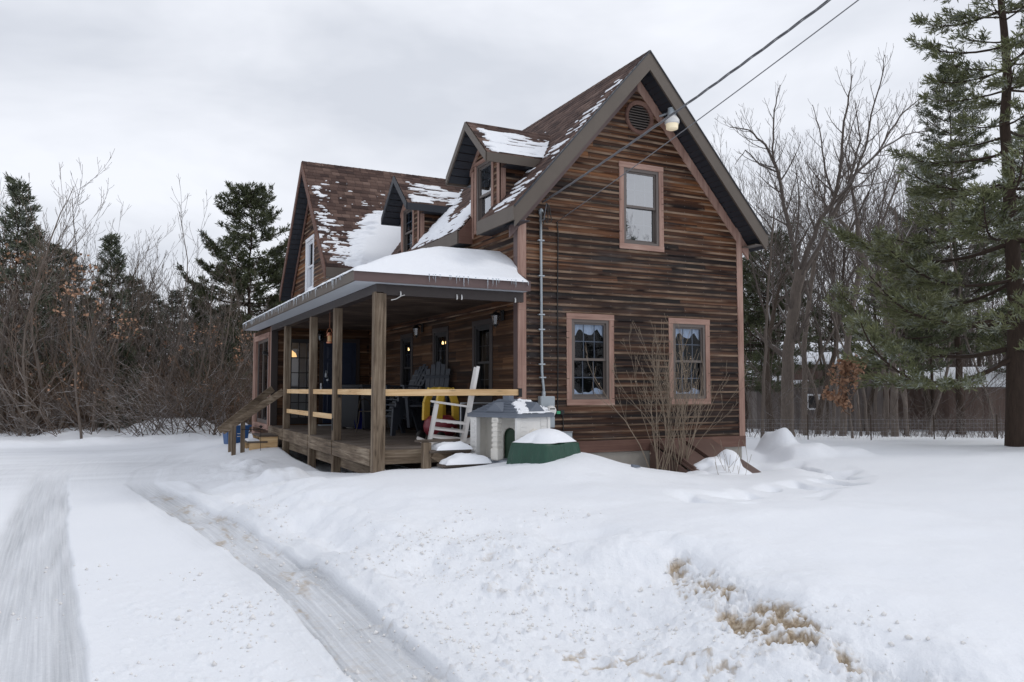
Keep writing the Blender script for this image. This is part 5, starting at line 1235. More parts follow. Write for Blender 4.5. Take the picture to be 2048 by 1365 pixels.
for sgn in (0,): m.add([(.34, -.03, zt_+.05), (.78, -.03, zt_+.05), (.56, -.03, zt_+.20), (.40, .30, zt_+.19), (.72, .30, zt_+.19), (.56, .36, zt_+.21)], [(0, 1, 2), (0, 2, 5, 3), (1, 4, 5, 2)])
m.add([(-.03, .30, zt_+.04), (-.03, .74, zt_+.04), (-.03, .52, zt_+.19), (.26, .50, zt_+.21)], [(0, 2, 1), (0, 3, 2), (1, 2, 3)])
m.build('roof', 'slate_plastic', t)
Mi = M; O_ = M @ Vector((-.07, -.07, zt_)); e1_ = (M.to_3x3() @ Vector((1, 0, 0))); sv = Vector((.0, .47, .25)).normalized(); nv_ = Vector((0, -.25, .47)).normalized()
def ph_fn(u, v):
    L = .53; a = polysdf([(.10+.05, .02), (1.05, .02), (.78, .47), (.36, .47)], u, v)
    g = polysdf([(.38, .04), (.88, .04), (.63, .30)], u, v)
    f = np.minimum(a, -g-.01)*.8 + (fbm(u*7, v*20, 3, 77)-.46)*.25
    return np.where(v < .08, np.maximum(f, a*.5), f), .02
snow_sheet('snow_patch', O_, e1_, M.to_3x3() @ sv, M.to_3x3() @ nv_, .05, 1.08, .0, .52, .009, ph_fn, 'patch of snow on the grey roof of the toy playhouse', row=.07)

# tarp covered heap with a cap of snow
def tarp_heap():
    cx, cy = 5.50, 9.98; a = R_(26); nu, nv = 120, 46; hw, hd = .44, .34
    V = []; 
    for j in range(nv):
        f = j/(nv-1)
        for i in range(nu):
            th = 2*math.pi*i/nu; c_, s_ = math.cos(th), math.sin(th)
            k = (abs(c_)**6+abs(s_)**6)**(-1/6)
            if f < .45:
                r = f/.45; x, y = c_*k*hw*r, s_*k*hd*r; z = .915 - .02*r**3 + .012*math.sin(x*11)*r
            else:
                g = (f-.45)/.55; fold = math.sin(th*17)*.5+math.sin(th*29+1)*.3+math.sin(th*7)*.4
                sc_ = 1+.20*g+.055*g*fold; x, y = c_*k*hw*sc_, s_*k*hd*sc_; z = .895-.42*g**1.1 + (.02*fold*(1-g))*g
            V.append((cx+x*math.cos(a)-y*math.sin(a), cy+x*math.sin(a)+y*math.cos(a), z))
    F = [(j*nu+i, j*nu+(i+1) % nu, (j+1)*nu+(i+1) % nu, (j+1)*nu+i) for j in range(nv-1) for i in range(nu)]
    m = MB(); m.add(V, F); o = m.build('green_tarp_cover', 'green_tarp', smooth=True); tag(o, 'dark green tarp draped over a boxy heap, topped and half buried by snow', 'tarp')
    V = []; nv = 26
    for j in range(nv):
        f = j/(nv-1)
        for i in range(nu):
            th = 2*math.pi*i/nu; c_, s_ = math.cos(th), math.sin(th); k = (abs(c_)**4+abs(s_)**4)**(-1/4)
            rg = 1+.05*math.sin(th*5+1)+.03*math.sin(th*11); x, y = c_*k*hw*.98*f*rg, s_*k*hd*.98*f*rg
            z = .905 + .17*max(0, 1-((x-.06)/.52)**2)*max(0, 1-(y/.40)**2)**.9*(1-f**5) + .012*(1-f)+.004
            V.append((cx+x*math.cos(a)-y*math.sin(a), cy+x*math.sin(a)+y*math.cos(a), z))
    F = [(j*nu+i, j*nu+(i+1) % nu, (j+1)*nu+(i+1) % nu, (j+1)*nu+i) for j in range(nv-1) for i in range(nu)]
    m = MB(); m.add(V, F); tag(m.build('snow_mound', 'snow', smooth=True), 'smooth dome of snow heaped on the green tarp', 'snow')
tarp_heap()
def blob(name, pts, label, cat='snow'):   # lumpy snow from overlapping metaballs-like spheres merged by radial sampling
    nu, nv = 72, 40; V = []; c = Vector((sum(p[0] for p in pts)/len(pts), sum(p[1] for p in pts)/len(pts), sum(p[2] for p in pts)/len(pts)))
    for j in range(nv):
        ph = math.pi*j/(nv-1)
        for i in range(nu):
            th = 2*math.pi*i/nu; d = Vector((math.sin(ph)*math.cos(th), math.sin(ph)*math.sin(th), math.cos(ph))); best = .03
            for x, y, z, rx, ry, rz in pts:
                o = Vector((c.x-x, c.y-y, c.z-z)); s = Vector((1/rx, 1/ry, 1/rz)); dd = Vector((d.x*s.x, d.y*s.y, d.z*s.z)); oo = Vector((o.x*s.x, o.y*s.y, o.z*s.z))
                A2 = dd.dot(dd); B2 = 2*oo.dot(dd); C2 = oo.dot(oo)-1; D2 = B2*B2-4*A2*C2
                if D2 > 0: best = max(best, (-B2+math.sqrt(D2))/(2*A2))
            V.append(c+d*best)
    W = np.array([tuple(v) for v in V]).reshape(nv, nu, 3)
    for _ in range(3):
        W[1:-1] = .5*W[1:-1]+.125*(np.roll(W[1:-1], 1, 1)+np.roll(W[1:-1], -1, 1)+W[2:]+W[:-2])
    W[..., 0] += (fbm(W[..., 1]*7, W[..., 2]*7, 3, 5)-.5)*.05; W[..., 2] += (fbm(W[..., 0]*6, W[..., 1]*6, 3, 6)-.5)*.05
    idx = np.arange(nu*nv).reshape(nv, nu); n2 = np.roll(idx, -1, 1)
    F = np.c_[idx[:-1].ravel(), idx[1:].ravel(), n2[1:].ravel(), n2[:-1].ravel()]
    return tag(npmesh(name, W.reshape(-1, 3), F, 'snow', smooth=True), label, cat)
blob('snow_slab', [(9.40, 10.62, .34, .21, .26, .28), (9.18, 10.68, .31, .32, .24, .20), (8.95, 10.74, .26, .26, .22, .17), (9.15, 10.4, .16, .56, .36, .22)], 'curled slab of snow slumped over the brown cellar hatch')
blob('snow_slab', [(9.0, 10.2, .16, .55, .3, .14), (8.6, 10.45, .18, .3, .3, .13)], 'low lump of snow at the foot of the brown cellar hatch')
m = MB(); m.cbox(4.22, 4.80, 11.0, 11.26, .752, .79, .012); bm_ = None
def heap(x0, x1, y0, y1, z, h, label, seed):
    n = 30; X, Y = np.meshgrid(np.linspace(x0, x1, n), np.linspace(y0, y1, n), indexing='ij'); U_, V_ = (X-x0)/(x1-x0)*2-1, (Y-y0)/(y1-y0)*2-1
    e = np.clip(1-np.maximum(np.abs(U_), np.abs(V_))**3, 0, 1); Z = z + h*e**.6*(.55+.9*fbm(X*5, Y*5, 3, seed)) ; X = X+(fbm(Y*9, X*3, 2, seed)-.5)*.05
    idx = np.arange(n*n).reshape(n, n); F = np.c_[idx[:-1, :-1].ravel(), idx[1:, :-1].ravel(), idx[1:, 1:].ravel(), idx[:-1, 1:].ravel()]
    return tag(npmesh('step_snow', np.c_[X.ravel(), Y.ravel(), Z.ravel()], F, 'snow', smooth=True), label, 'snow')
heap(4.25, 4.84, 11.0, 11.28, .752, .11, 'clumpy snow on the upper tread of the front steps', 7); heap(4.28, 5.0, 10.66, 11.0, .567, .13, 'rounded snow on the lower tread of the front steps', 8)
heap(2.80, 3.10, 19.1, 20.0, .457, .03, 'thin snow on the lowest tread of the side stairs', 9)
# blue bin, garden stake, slate shard, brown pots under the porch
t = thing('recycling_bin', 'blue plastic recycling bin with rimmed lid behind the side stairs', 'bin', (2.95, 22.3, .20), 8); M = t_m(t)
m = MB(M); m.add([(-.25, -.2, 0), (.25, -.2, 0), (.25, .2, 0), (-.25, .2, 0), (-.29, -.24, .45), (.29, -.24, .45), (.29, .24, .45), (-.29, .24, .45)], [(3, 2, 1, 0), (4, 5, 6, 7), (0, 1, 5, 4), (1, 2, 6, 5), (2, 3, 7, 6), (3, 0, 4, 7)]); m.build('tub', 'blue_plastic', t)
m = MB(M); m.cbox(-.34, .34, -.28, .28, .452, .50, .01); m.build('rim', 'blue_plastic', t); m = MB(M); m.box(-.02, .14, -.232, -.226, .27, .285); m.box(-.02, .14, -.228, -.222, .20, .215); m.build('label_stripe', 'white_plastic', t)
heap_ = heap(2.66, 3.22, 22.05, 22.55, .70, .07, 'snow lying on the lid of the blue recycling bin', 12)
t = thing('garden_stake', 'thin black metal garden stake with a star on top beside the stairs', 'garden stake', (3.02, 18.75, .2)); M = t_m(t)
m = MB(M); m.tube([(0, 0, 0), (0, 0, .55)], .006, 5); m.build('stake_rod', 'black_metal', t)
m = MB(M); st_ = []; 
for i in range(10): r = .06 if i % 2 == 0 else .025; a = math.pi/2+i*math.pi/5; st_.append((r*math.cos(a), .60+r*math.sin(a)))
m.prism(st_, -.006, .006); m.build('star', 'black_metal', t)
m = MB(); m.prism([(-.07, 0), (.07, -.0), (.05, .03), (-.06, .05)], 0, .05); 
for i, v in enumerate(m.v): m.v[i] = v + Vector((6.62, 9.35, .545))
tag(m.build('slate_shard', 'slate_plastic'), 'small grey shard poking out of the snow mound before the house', 'debris')
for i, (x, y, lb) in enumerate(((3.9, 12.6, 'left tiny white ball on a stick in the dark under the deck'), (4.05, 12.3, 'right tiny white ball on a stick in the dark under the deck'))):
    t = thing('garden_light', lb, 'garden light', (x*.93, 11.55-.1*i, .2)); M = t_m(t)
    m = MB(M); m.tube([(0, 0, 0), (.02, 0, .24)], .004, 5); m.build('stem', 'black_metal', t); m = MB(M); m.lathe([(0, -.014), (.012, -.008), (.014, 0), (.01, .01), (0, .014)], 10, (.02, 0, .25)); m.build('ball', 'white_plastic', t)

def crumbs():
    g = np.random.default_rng(21); P = []
    zones = [(.0, 1.0, 3.2, 7.5, 300), (1.85, 3.2, 2.6, 7.0, 800), (3.0, 4.0, 2.6, 5.4, 150), (.9, 1.9, 2.8, 12, 240), (2.0, 4.0, 6.2, 8.0, 90), (-1.5, .0, 4, 9, 60)]
    for x0, x1, y0, y1, n in zones:
        c = g.uniform([x0, y0], [x1, y1], (max(6, n//14), 2)); q = c[g.integers(0, len(c), n)]+g.normal(0, .17, (n, 2)); P.append(q)
    P = np.concatenate(P); z = gfield(P[:, 0], P[:, 1])[0]; n = len(P); r = np.clip(g.lognormal(-4.75, .5, n), .004, .024)
    T = np.array([(1, 0, 0), (0, 1, 0), (-1, 0, 0), (0, -1, 0), (0, 0, 1), (0, 0, -1)], float); f = np.array([(0, 1, 4), (1, 2, 4), (2, 3, 4), (3, 0, 4), (1, 0, 5), (2, 1, 5), (3, 2, 5), (0, 3, 5)])
    V = T[None]*r[:, None, None]*g.uniform(.6, 1.3, (n, 6, 1)); V = V + np.c_[P, z+r*.25][:, None]
    F = (np.arange(n)[:, None, None]*6+f[None]).reshape(-1, 3)
    tag(npmesh('snow_crumbs', V.reshape(-1, 3), F, 'snow_crumb', smooth=True), 'loose greyish crumbs of ploughed snow and grit strewn beside the wheel tracks', 'snow crumbs', kind='stuff')
crumbs()

# ------------------------------------------------------------------ trees
def poly_tubes(polys):
    """polys: list of (pts[n,3], radii[n]); returns V,F quads"""
    VV, FF = [], []; base = 0
    for pts, rad in polys:
        pts = np.asarray(pts, float); rad = np.asarray(rad, float); m = len(pts); r0 = rad[0]
        n = 9 if r0 > .06 else (5 if r0 > .018 else 3)
        d = np.empty_like(pts); d[1:-1] = pts[2:]-pts[:-2]; d[0] = pts[1]-pts[0]; d[-1] = pts[-1]-pts[-2]
        d /= np.linalg.norm(d, axis=1)[:, None]+1e-9
        ref = np.array([1, 0, 0.]) if abs(d[0][0]) < .8 else np.array([0, 1, 0.])
        a = np.cross(d, ref); a /= np.linalg.norm(a, axis=1)[:, None]+1e-9; b = np.cross(d, a)
        th = np.arange(n)*2*math.pi/n
        ring = pts[:, None] + rad[:, None, None]*(a[:, None]*np.cos(th)[None, :, None] + b[:, None]*np.sin(th)[None, :, None])
        VV.append(ring.reshape(-1, 3)); i, k = np.meshgrid(np.arange(m-1), np.arange(n), indexing='ij'); k2 = (k+1) % n
        FF.append(base+np.c_[(i*n+k).ravel(), (i*n+k2).ravel(), ((i+1)*n+k2).ravel(), ((i+1)*n+k).ravel()]); base += m*n
    return np.concatenate(VV), np.concatenate(FF)
TR = random.Random(5)
def rv(s=1): return Vector((TR.gauss(0, s), TR.gauss(0, s), TR.gauss(0, s)))
def limb(out, p, d, L, r, lvl, P_, r1=None):
    """grow one limb and its children; P_: dict of habits"""
    n = max(3, int(L/P_['seg'][min(lvl, 3)])); pts = [p.copy()]; rad = [r]; d = d.normalized(); tip = r1 if r1 is not None else r*.25
    for i in range(n):
        d = (d + rv(P_['wob']) + Vector((0, 0, P_['up'][min(lvl, 3)]))/n*2).normalized()
        pts.append(pts[-1] + d*(L/n)); rad.append(max(P_['rmin'], r+(tip-r)*((i+1)/n)))
    out.append((pts, rad))
    if lvl < P_['levels']: sprout(out, pts, rad, L, lvl, P_)
def sprout(out, pts, rad, L, lvl, P_, start=None, count=None):
    k = count or max(2, int(L*P_['dens'][min(lvl, 3)])); s0 = P_['start'][min(lvl, 3)] if start is None else start
    n = len(pts)-1; base = TR.random()*6.28
    for j in range(k):
        f = s0+(1-s0)*((j+TR.random()*.8)/k); q = min(n-1e-3, f*n); i = int(q); t = q-i
        pt = Vector(pts[i]).lerp(Vector(pts[i+1]), t); d = (Vector(pts[i+1])-Vector(pts[i])).normalized(); r = rad[i]+(rad[i+1]-rad[i])*t
        a = base + j*2.4 + TR.uniform(-.4, .4); o = d.orthogonal().normalized(); o = Matrix.Rotation(a, 3, d) @ o
        an = R_(TR.uniform(*P_['ang'][min(lvl, 3)])); nd = d*math.cos(an)+o*math.sin(an)
        cl = L*P_['ratio'][min(lvl, 3)]*(1.15-f*.75)*TR.uniform(.65, 1.2)
        if cl < .12: continue
        limb(out, pt, nd, cl, max(P_['rmin'], min(r*.72, r*P_['rr']*TR.uniform(.7, 1.1))), lvl+1, P_)
BARE = dict(seg=[.5, .35, .22, .16], wob=.13, up=[.5, .5, .35, .3], rmin=.0042, levels=3, dens=[1.7, 2.6, 4.2, 5], start=[.35, .2, .15, .1], ang=[(28, 60), (30, 62), (30, 65), (30, 60)], ratio=[.52, .5, .42, .4], rr=.55)
def bare_tree(h, r, hab, lean=(0, 0), trunk_only=False):
    out = []; P_ = dict(BARE); P_.update(hab)
    d = Vector((lean[0], lean[1], 1)); limb(out, Vector((0, 0, -.3)), d, h, r, 0, P_, r1=P_.get('tip', .012)); return out
def mk_tree(name, polys, label, mat='bark_grey', twig='twig', cat='tree', group=None, loc=(0, 0, 0), extra=None, nm='trunk'):
    t = thing(name, label, cat, (0, 0, 0), 0, group)
    V, F = poly_tubes(polys[:1]); npmesh('trunk', V, F, mat, t, smooth=True)
    if len(polys) > 1: V, F = poly_tubes(polys[1:]); npmesh('branches', V, F, twig, t)
    if extra: extra(t)
    t.location = loc; return t
# foliage: flat needle tufts
def tufts(P0, D0, L=.20, w=.026, nb=8, spread=.9, rs=1):
    P0 = np.asarray(P0, float); D0 = np.asarray(D0, float); D0 /= np.linalg.norm(D0, axis=1)[:, None]+1e-9
    g = np.random.default_rng(rs); N = len(P0); P = np.repeat(P0, nb, 0); D = np.repeat(D0, nb, 0)
    D = D + g.normal(0, spread*.55, D.shape); D /= np.linalg.norm(D, axis=1)[:, None]
    S = np.cross(D, g.normal(0, 1, D.shape)); S /= np.linalg.norm(S, axis=1)[:, None]+1e-9
    Ls = L*g.uniform(.6, 1.25, (len(P), 1)); P = P + g.normal(0, L*.16, P.shape)
    V = np.stack([P-S*w*.35, P+D*Ls*.55-S*w*.6, P+D*Ls, P+D*Ls*.55+S*w*.6], 1).reshape(-1, 3)
    return V, np.arange(len(V)).reshape(-1, 4)
def pine(h, r, z0, rad_fn, gap, dens, L=.2, w=.026, nb=8, seed=1, droop=.0, thin=1.0, lean=0, sub=1.0, side=None):
    """white pine: whorls of near level limbs carrying plates of needle tufts"""
    R = random.Random(seed); wood_ = []; tp = []; td = []
    n = 14; pts = [Vector((lean*(i/n)**1.2*h*.1+R.gauss(0, .03), R.gauss(0, .03), -.3+(h+.3)*i/n)) for i in range(n+1)]
    wood_.append((pts, [max(.012, r*(1-.95*(i/n)**.55)) for i in range(n+1)]))
    def tr(z):
        q = min(n-1e-3, max(0, (z+.3)/(h+.3)*n)); i = int(q); return pts[i].lerp(pts[i+1], q-i)
    z = z0
    while z < h-.1:
        k = R.randint(4, 6) if sub > .6 else R.randint(3, 5); a0 = R.random()*6.28; f = (z-z0)/(h-z0)
        for j in range(k):
            a = a0+6.28*j/k+R.uniform(-.35, .35); Lb = rad_fn(f)*R.uniform(.62, 1.18)
            if side is not None: Lb *= side(a)
            if Lb < .15: continue
            el = -.12-droop*(1-f)+.75*f*f+R.uniform(-.12, .12); d = Vector((math.cos(a), math.sin(a), el)); p = tr(z+R.uniform(-.15, .15)); bp = [p.copy()]; m = max(4, int(Lb/.30))
            for i in range(m):
                d = (d+Vector((R.gauss(0, .07), R.gauss(0, .07), .05+.12*i/m+R.gauss(0, .04)))).normalized(); bp.append(bp[-1]+d*(Lb/m))
            rb = .010+.011*Lb; wood_.append((bp, [rb*(1-.8*i/m) for i in range(m+1)]))
            for i in range(1, m+1):
                s = i/m
                if s < .30 and Lb > .8: continue
                dd = (bp[i]-bp[i-1]).normalized(); sidev = Vector((-dd.y, dd.x, 0)).normalized()
                for sg in (-1, 1):
                    for rep in range(2):
                        if R.random() > thin: continue
                        Ls = (.20+.42*Lb*(1-s)**.7*min(1, s*2.2))*R.uniform(.6, 1.2); sd_ = (dd*R.uniform(.5, 1.0)+sidev*sg*R.uniform(.5, 1)+Vector((0, 0, R.uniform(-.05, .10)))).normalized()
                        q0 = bp[i-1].lerp(bp[i], R.random()); q1 = q0+sd_*Ls
                        wood_.append(([q0, q0.lerp(q1, .5)+Vector((0, 0, .02)), q1], [.008, .006, .004]))
                        c = max(2, int(Ls*dens))
                        for t_ in range(c):
                            u = (t_+R.random())/c; u = .25+.75*u; tp.append(tuple(q0.lerp(q1, u)+Vector((R.gauss(0, .03), R.gauss(0, .03), R.gauss(0, .02))))); td.append((sd_.x+R.gauss(0, .25), sd_.y+R.gauss(0, .25), sd_.z+.35+R.gauss(0, .2)))
            tp.append(tuple(bp[-1])); td.append(tuple(d+Vector((0, 0, .4))))
        z += gap*R.uniform(.7, 1.3)*(1-.35*f)
    for i in range(5): tp.append(tuple(pts[-1]-Vector((0, 0, .1*i)))); td.append((0, 0, 1))
    return wood_, tufts(tp, td, L, w, nb, rs=seed)
def mk_pine(args, label, mat='needles', group=None, loc=(0, 0, 0), rot=0, name='pine_tree', bark_='bark_pine'):
    wood_, (V, F) = args; t = thing(name, label, 'tree', (0, 0, 0), 0, group)
    v, f = poly_tubes(wood_[:1]); npmesh('trunk', v, f, bark_, t, smooth=True)
    v, f = poly_tubes(wood_[1:]); npmesh('branches', v, f, 'bark_pine', t)
    npmesh('needles', V, F, mat, t); t.location = loc; t.rotation_euler = (0, 0, R_(rot)); return t
def put(px, py, z=None, d=None):
    p = gp(px, py, .1 if z is None else z)
    if z is None:
        for _ in range(4): p = gp(px, py, gz(p.x, p.y))
    return p

# --- right side: hand-laid trunks of the large bare trees (photo pixels at one distance, given depth)
def laid(limbs, depth, habit, jitter=.5, seed=1):
    """limbs: list of (pixel polyline, r0, r1); first is the trunk. Points spread in depth as they climb."""
    TR.seed(seed); out = []; o = None
    for px, r0, r1 in limbs:
        pts = []; dz = TR.uniform(-jitter, jitter)
        for i, (x, y) in enumerate(px):
            f = i/(len(px)-1); pts.append(dp(x, y, depth/CF.dot(ray(x, y).normalized()*1.0)*0+depth + dz*f*2.2))
        # smooth
        P2 = []
        for i in range(len(pts)-1):
            for k in range(4): P2.append(pts[i].lerp(pts[i+1], k/4)+rv(.012))
        P2.append(pts[-1]); n = len(P2)-1
        out.append((P2, [r0+(r1-r0)*(i/n) for i in range(n+1)])); 
    kids = []
    for i, (pts, rad) in enumerate(out):
        L = sum((pts[j+1]-pts[j]).length for j in range(len(pts)-1)); kk = limbs[i]
        if i == 0: sprout(kids, pts, rad, 3.2, 1, habit, start=.5, count=7); continue
        sprout(kids, pts, rad, max(1.2, L*.62), 1, habit, start=.22, count=max(5, int(L*3.0)))
    base = out[0][0][0].copy(); base.z = gz(base.x, base.y)
    sh = lambda ps: [([Vector(p)-base for p in pts], rad) for pts, rad in ps]
    return sh(out+kids), base
HB = dict(BARE); HB.update(levels=3, up=[.4, .5, .5, .45], dens=[2, 3.6, 5.4, 6], rmin=.0042, wob=.085)
big = [([(1577, 905), (1575, 860), (1574, 780), (1578, 690), (1590, 600), (1602, 540)], .25, .15),
       ([(1602, 545), (1615, 500), (1640, 440), (1668, 400), (1680, 340), (1686, 260), (1698, 190), (1705, 150)], .11, .012),
       ([(1604, 550), (1640, 490), (1670, 420), (1710, 350), (1760, 300), (1800, 230), (1850, 190)], .10, .012),
       ([(1596, 575), (1590, 500), (1572, 430), (1555, 340), (1530, 290), (1500, 262), (1460, 255)], .10, .011),
       ([(1572, 430), (1560, 370), (1545, 300), (1548, 220), (1560, 170)], .06, .010),
       ([(1668, 400), (1650, 340), (1640, 270), (1625, 210)], .05, .009),
       ([(1640, 440), (1700, 372), (1730, 300), (1742, 230), (1765, 150), (1770, 110)], .06, .009),
       ([(1556, 345), (1520, 330), (1490, 300), (1470, 330)], .04, .009),
       ([(1760, 300), (1810, 270), (1850, 262), (1880, 240)], .04, .008)]
HB4 = dict(HB); HB4.update(levels=4, dens=[2, 3.4, 4.6, 5.5], ratio=[.5, .48, .46, .42])
big = [(p_, a_*.8, b_) for p_, a_, b_ in big]
pl, b0 = laid(big, 24.5, HB4, 1.0, 3)
mk_tree('bare_tree', pl, 'largest bare deciduous tree right of the house with thick trunk splitting into arching limbs', 'bark_grey', 'twig_pale', loc=b0)
t2 = [([(1612, 890), (1610, 800), (1608, 700), (1618, 600), (1630, 520)], .10, .07), ([(1630, 520), (1660, 440), (1700, 380), (1690, 300), (1720, 200)], .06, .01), ([(1618, 600), (1590, 500), (1600, 400), (1590, 330)], .05, .01)]
pl, b0 = laid(t2, 27, HB, .8, 5); mk_tree('bare_tree', pl, 'slim bare tree with dark trunk just right of the largest bare tree', 'bark_grey', 'twig_pale', loc=b0)
for k, (tr_, dep, lb) in enumerate([
    ([([(1685, 880), (1690, 760), (1700, 640), (1720, 540), (1715, 440)], .13, .08), ([(1715, 440), (1700, 360), (1720, 280), (1710, 200)], .06, .01), ([(1720, 540), (1770, 430), (1800, 350), (1830, 300)], .06, .01), ([(1700, 640), (1660, 540), (1640, 470), (1645, 400)], .05, .01)], 27, 'bare forked tree behind the rust coloured oak leaves'),
    ([([(1790, 880), (1788, 780), (1782, 690), (1760, 580), (1700, 470), (1660, 410)], .13, .05), ([(1760, 580), (1750, 480), (1770, 380), (1800, 300)], .05, .01), ([(1782, 690), (1800, 560), (1830, 460), (1840, 380)], .05, .01)], 26, 'bare tree leaning left in front of the long brown shed'),
    ([([(1770, 885), (1775, 800), (1762, 700), (1790, 600), (1800, 500), (1790, 420)], .07, .03), ([(1800, 500), (1830, 440), (1835, 360)], .03, .01)], 24, 'thin crooked bare tree between the leaning tree and the pines'),
    ([([(1524, 882), (1528, 760), (1533, 640), (1540, 520), (1548, 420)], .055, .02), ([(1533, 640), (1510, 560), (1498, 500)], .03, .008), ([(1540, 560), (1570, 500), (1590, 460)], .03, .008)], 22, 'thin upright bare tree nearest the right corner of the house')]):
    pl, b0 = laid(tr_, dep, HB, .7, 10+k); mk_tree('bare_tree', pl, lb, 'bark_grey', 'twig_pale', loc=b0)
# plain trunks standing behind the wire fence, each growing a crown
trunks = [(1545, 868, .14, 11, 'bare tree with dark straight trunk left of the white framed barn window'), (1637, 868, .12, 12, 'bare straight tree directly right of the white framed barn window'), (1725, 862, .15, 12, 'bare tree behind the small snow hump at the fence'), (1842, 858, .17, 12, 'stout bare trunk standing in front of the brown shed wall'), (1868, 862, .16, 13, 'stout bare trunk paired with its neighbour before the brown shed wall'), (1950, 858, .14, 12, 'bare trunk between the twin pine trunk and the large leaning pine'), (1655, 862, .08, 11, 'slender bare tree a little right of the barn window')]
TR.seed(77)
for px, py, r, h, lb in trunks:
    p = put(px, py); hb = dict(levels=3, dens=[1.6, 2.0, 3.4, 3], start=[.42, .2, .15, .1], rmin=.0055)
    TR.seed(px); mk_tree('bare_tree', bare_tree(h*TR.uniform(.8, 1), r, hb, (TR.uniform(-.06, .06), 0)), lb, 'bark_dark', 'twig_dark', loc=p)
TR.seed(300); SLN = []
for v in range(4):
    hb = dict(levels=3, dens=[2.3, 2.8, 4.0, 4], start=[.34, .2, .12, .1], rmin=.0050, wob=.10, ang=[(16, 42), (20, 46), (22, 50), (25, 50)], ratio=[.40, .50, .46, .4], up=[.25, .45, .4, .3], rr=.5, tip=.01)
    px_, d_ = [(1600, 31), (1660, 28), (1735, 33), (1815, 30)][v]
    SLN.append(mk_tree('slender_tree', bare_tree(10.5+v*.4, .055+.008*v, hb, (TR.uniform(-.12, .12), 0)), 'slender pale leafless tree in the screen of woods between the house and the pines', 'bark_grey', 'twig_pale', group='slender trees between the house and the pines', loc=put(px_, 800, z=.0) if 0 else Vector((dp(px_, 860, d_).x, dp(px_, 860, d_).y, -.1))))
for i, (px_, d_, sc2) in enumerate([(1505, 33, .82), (1568, 36, .95), (1640, 31, 1.0), (1690, 36, 1.12), (1722, 29, .92), (1765, 34, 1.08), (1815, 31, .95), (1860, 36, 1.0), (1990, 34, 1.0), (1530, 37, .8), (1750, 39, 1.15)]):
    p = dp(px_, 860, d_); dup(SLN[i % 4], (p.x, p.y, -.15), TR.uniform(0, 360), sc2)
# saplings along the fence
TR.seed(9); sap = []
for v in range(4):
    out = bare_tree(2.2+v*.5, .014, dict(levels=2, dens=[3, 4, 3, 2], seg=[.25, .2, .15, .1], start=[.3, .2, .1, .1], rmin=.0045, wob=.16), (TR.uniform(-.3, .3), TR.uniform(-.2, .2)))
    sap.append(mk_tree('sapling', out, 'thin leafless sapling in the scrub along the wire fence', 'twig_dark', 'twig_dark', group='saplings along the wire fence', loc=put(1500+v*130, 876)))
for i in range(44):
    px = TR.uniform(1495, 2045); dup(sap[i % 4], put(px, TR.uniform(858, 880)), TR.uniform(0, 360), TR.uniform(.5, 1.25))
# oak with rust leaves
def leaves_on(polys, n, seed, s=.055, sub=None):
    g = np.random.default_rng(seed); tips = []
    for pts, rad in polys:
        if rad[0] < .02:
            for q in pts[1:]: tips.append(tuple(q))
    tips = np.array(tips); 
    if sub is not None: tips = tips[sub(tips)]
    P = tips[g.integers(0, len(tips), n)] + g.normal(0, .05, (n, 3)); A_ = g.normal(0, 1, (n, 3)); A_ /= np.linalg.norm(A_, axis=1)[:, None]; B_ = np.cross(A_, g.normal(0, 1, (n, 3))); B_ /= np.linalg.norm(B_, axis=1)[:, None]
    S = s*g.uniform(.6, 1.4, (n, 1)); V = np.stack([P, P+A_*S*.6+B_*S*.45, P+A_*S*1.3, P+A_*S*.6-B_*S*.45], 1).reshape(-1, 3); return V, np.arange(len(V)).reshape(-1, 4)
TR.seed(31); oak = [([(1705, 885), (1700, 830), (1694, 780), (1690, 735)], .045, .02), ([(1700, 830), (1668, 800), (1646, 790)], .02, .008), ([(1700, 800), (1728, 760), (1748, 738)], .02, .006), ([(1694, 780), (1665, 760), (1662, 742)], .02, .006), ([(1692, 760), (1715, 740), (1735, 722)], .02, .006), ([(1698, 815), (1690, 805), (1680, 800)], .016, .006), ([(1694, 770), (1690, 745), (1700, 725)], .018, .006)]
hb_ = dict(HB); hb_.update(ratio=[.3, .3, .34, .3], levels=2)
pl, b0 = laid(oak, 22.5, hb_, .3, 6)
def oakleaf(t, pl=pl): V, F = leaves_on(pl[1:], 900, 3, .085, lambda T: np.sin(T[:, 0]*5+1)+np.sin(T[:, 2]*6)+np.sin(T[:, 1]*5) > -.35); npmesh('leaves', V, F, 'dead_leaf', t)
mk_tree('young_oak', pl, 'young oak still holding rust brown leaves before the old barn', 'bark_grey', 'twig_brown', loc=b0, extra=oakleaf)

# pines on the right
def rf(R0, top=.12, p=.8): return lambda f: R0*((1-f)**p*(1-top)+top)
bigp = pine(15.5, .32, 2.2, lambda f: float(np.interp(f, [0, .22, .30, .6, 1], [4.6, 4.4, 2.4, 1.8, .4])), .80, 9.0, L=.19, w=.024, nb=9, seed=4, droop=.28, thin=.85, lean=-.05)
mk_pine(bigp, 'large white pine at the right edge with leaning scaly trunk and low sweeping boughs', 'needles_frost', loc=put(2040, 893))
p2 = pine(17, .24, 3.6, lambda f: float(np.interp(f, [0, .3, .42, .52, .76, 1], [3.2, 3.6, 2.8, 2.3, 2.0, .4])), .74, 8.0, L=.19, w=.024, nb=8, seed=14, droop=.08, thin=.95)
mk_pine(p2, 'tall twin pine whose dark bare lower trunk stands left of the large leaning pine', loc=put(1922, 868))
P3 = mk_pine(pine(16, .16, 3.0, rf(2.3, .3, .6), .62, 7.5, L=.19, w=.025, nb=8, seed=24, droop=.1, thin=.8), 'tall pine rising beyond the right edge of the frame behind the large pine', loc=put(2090, 862))
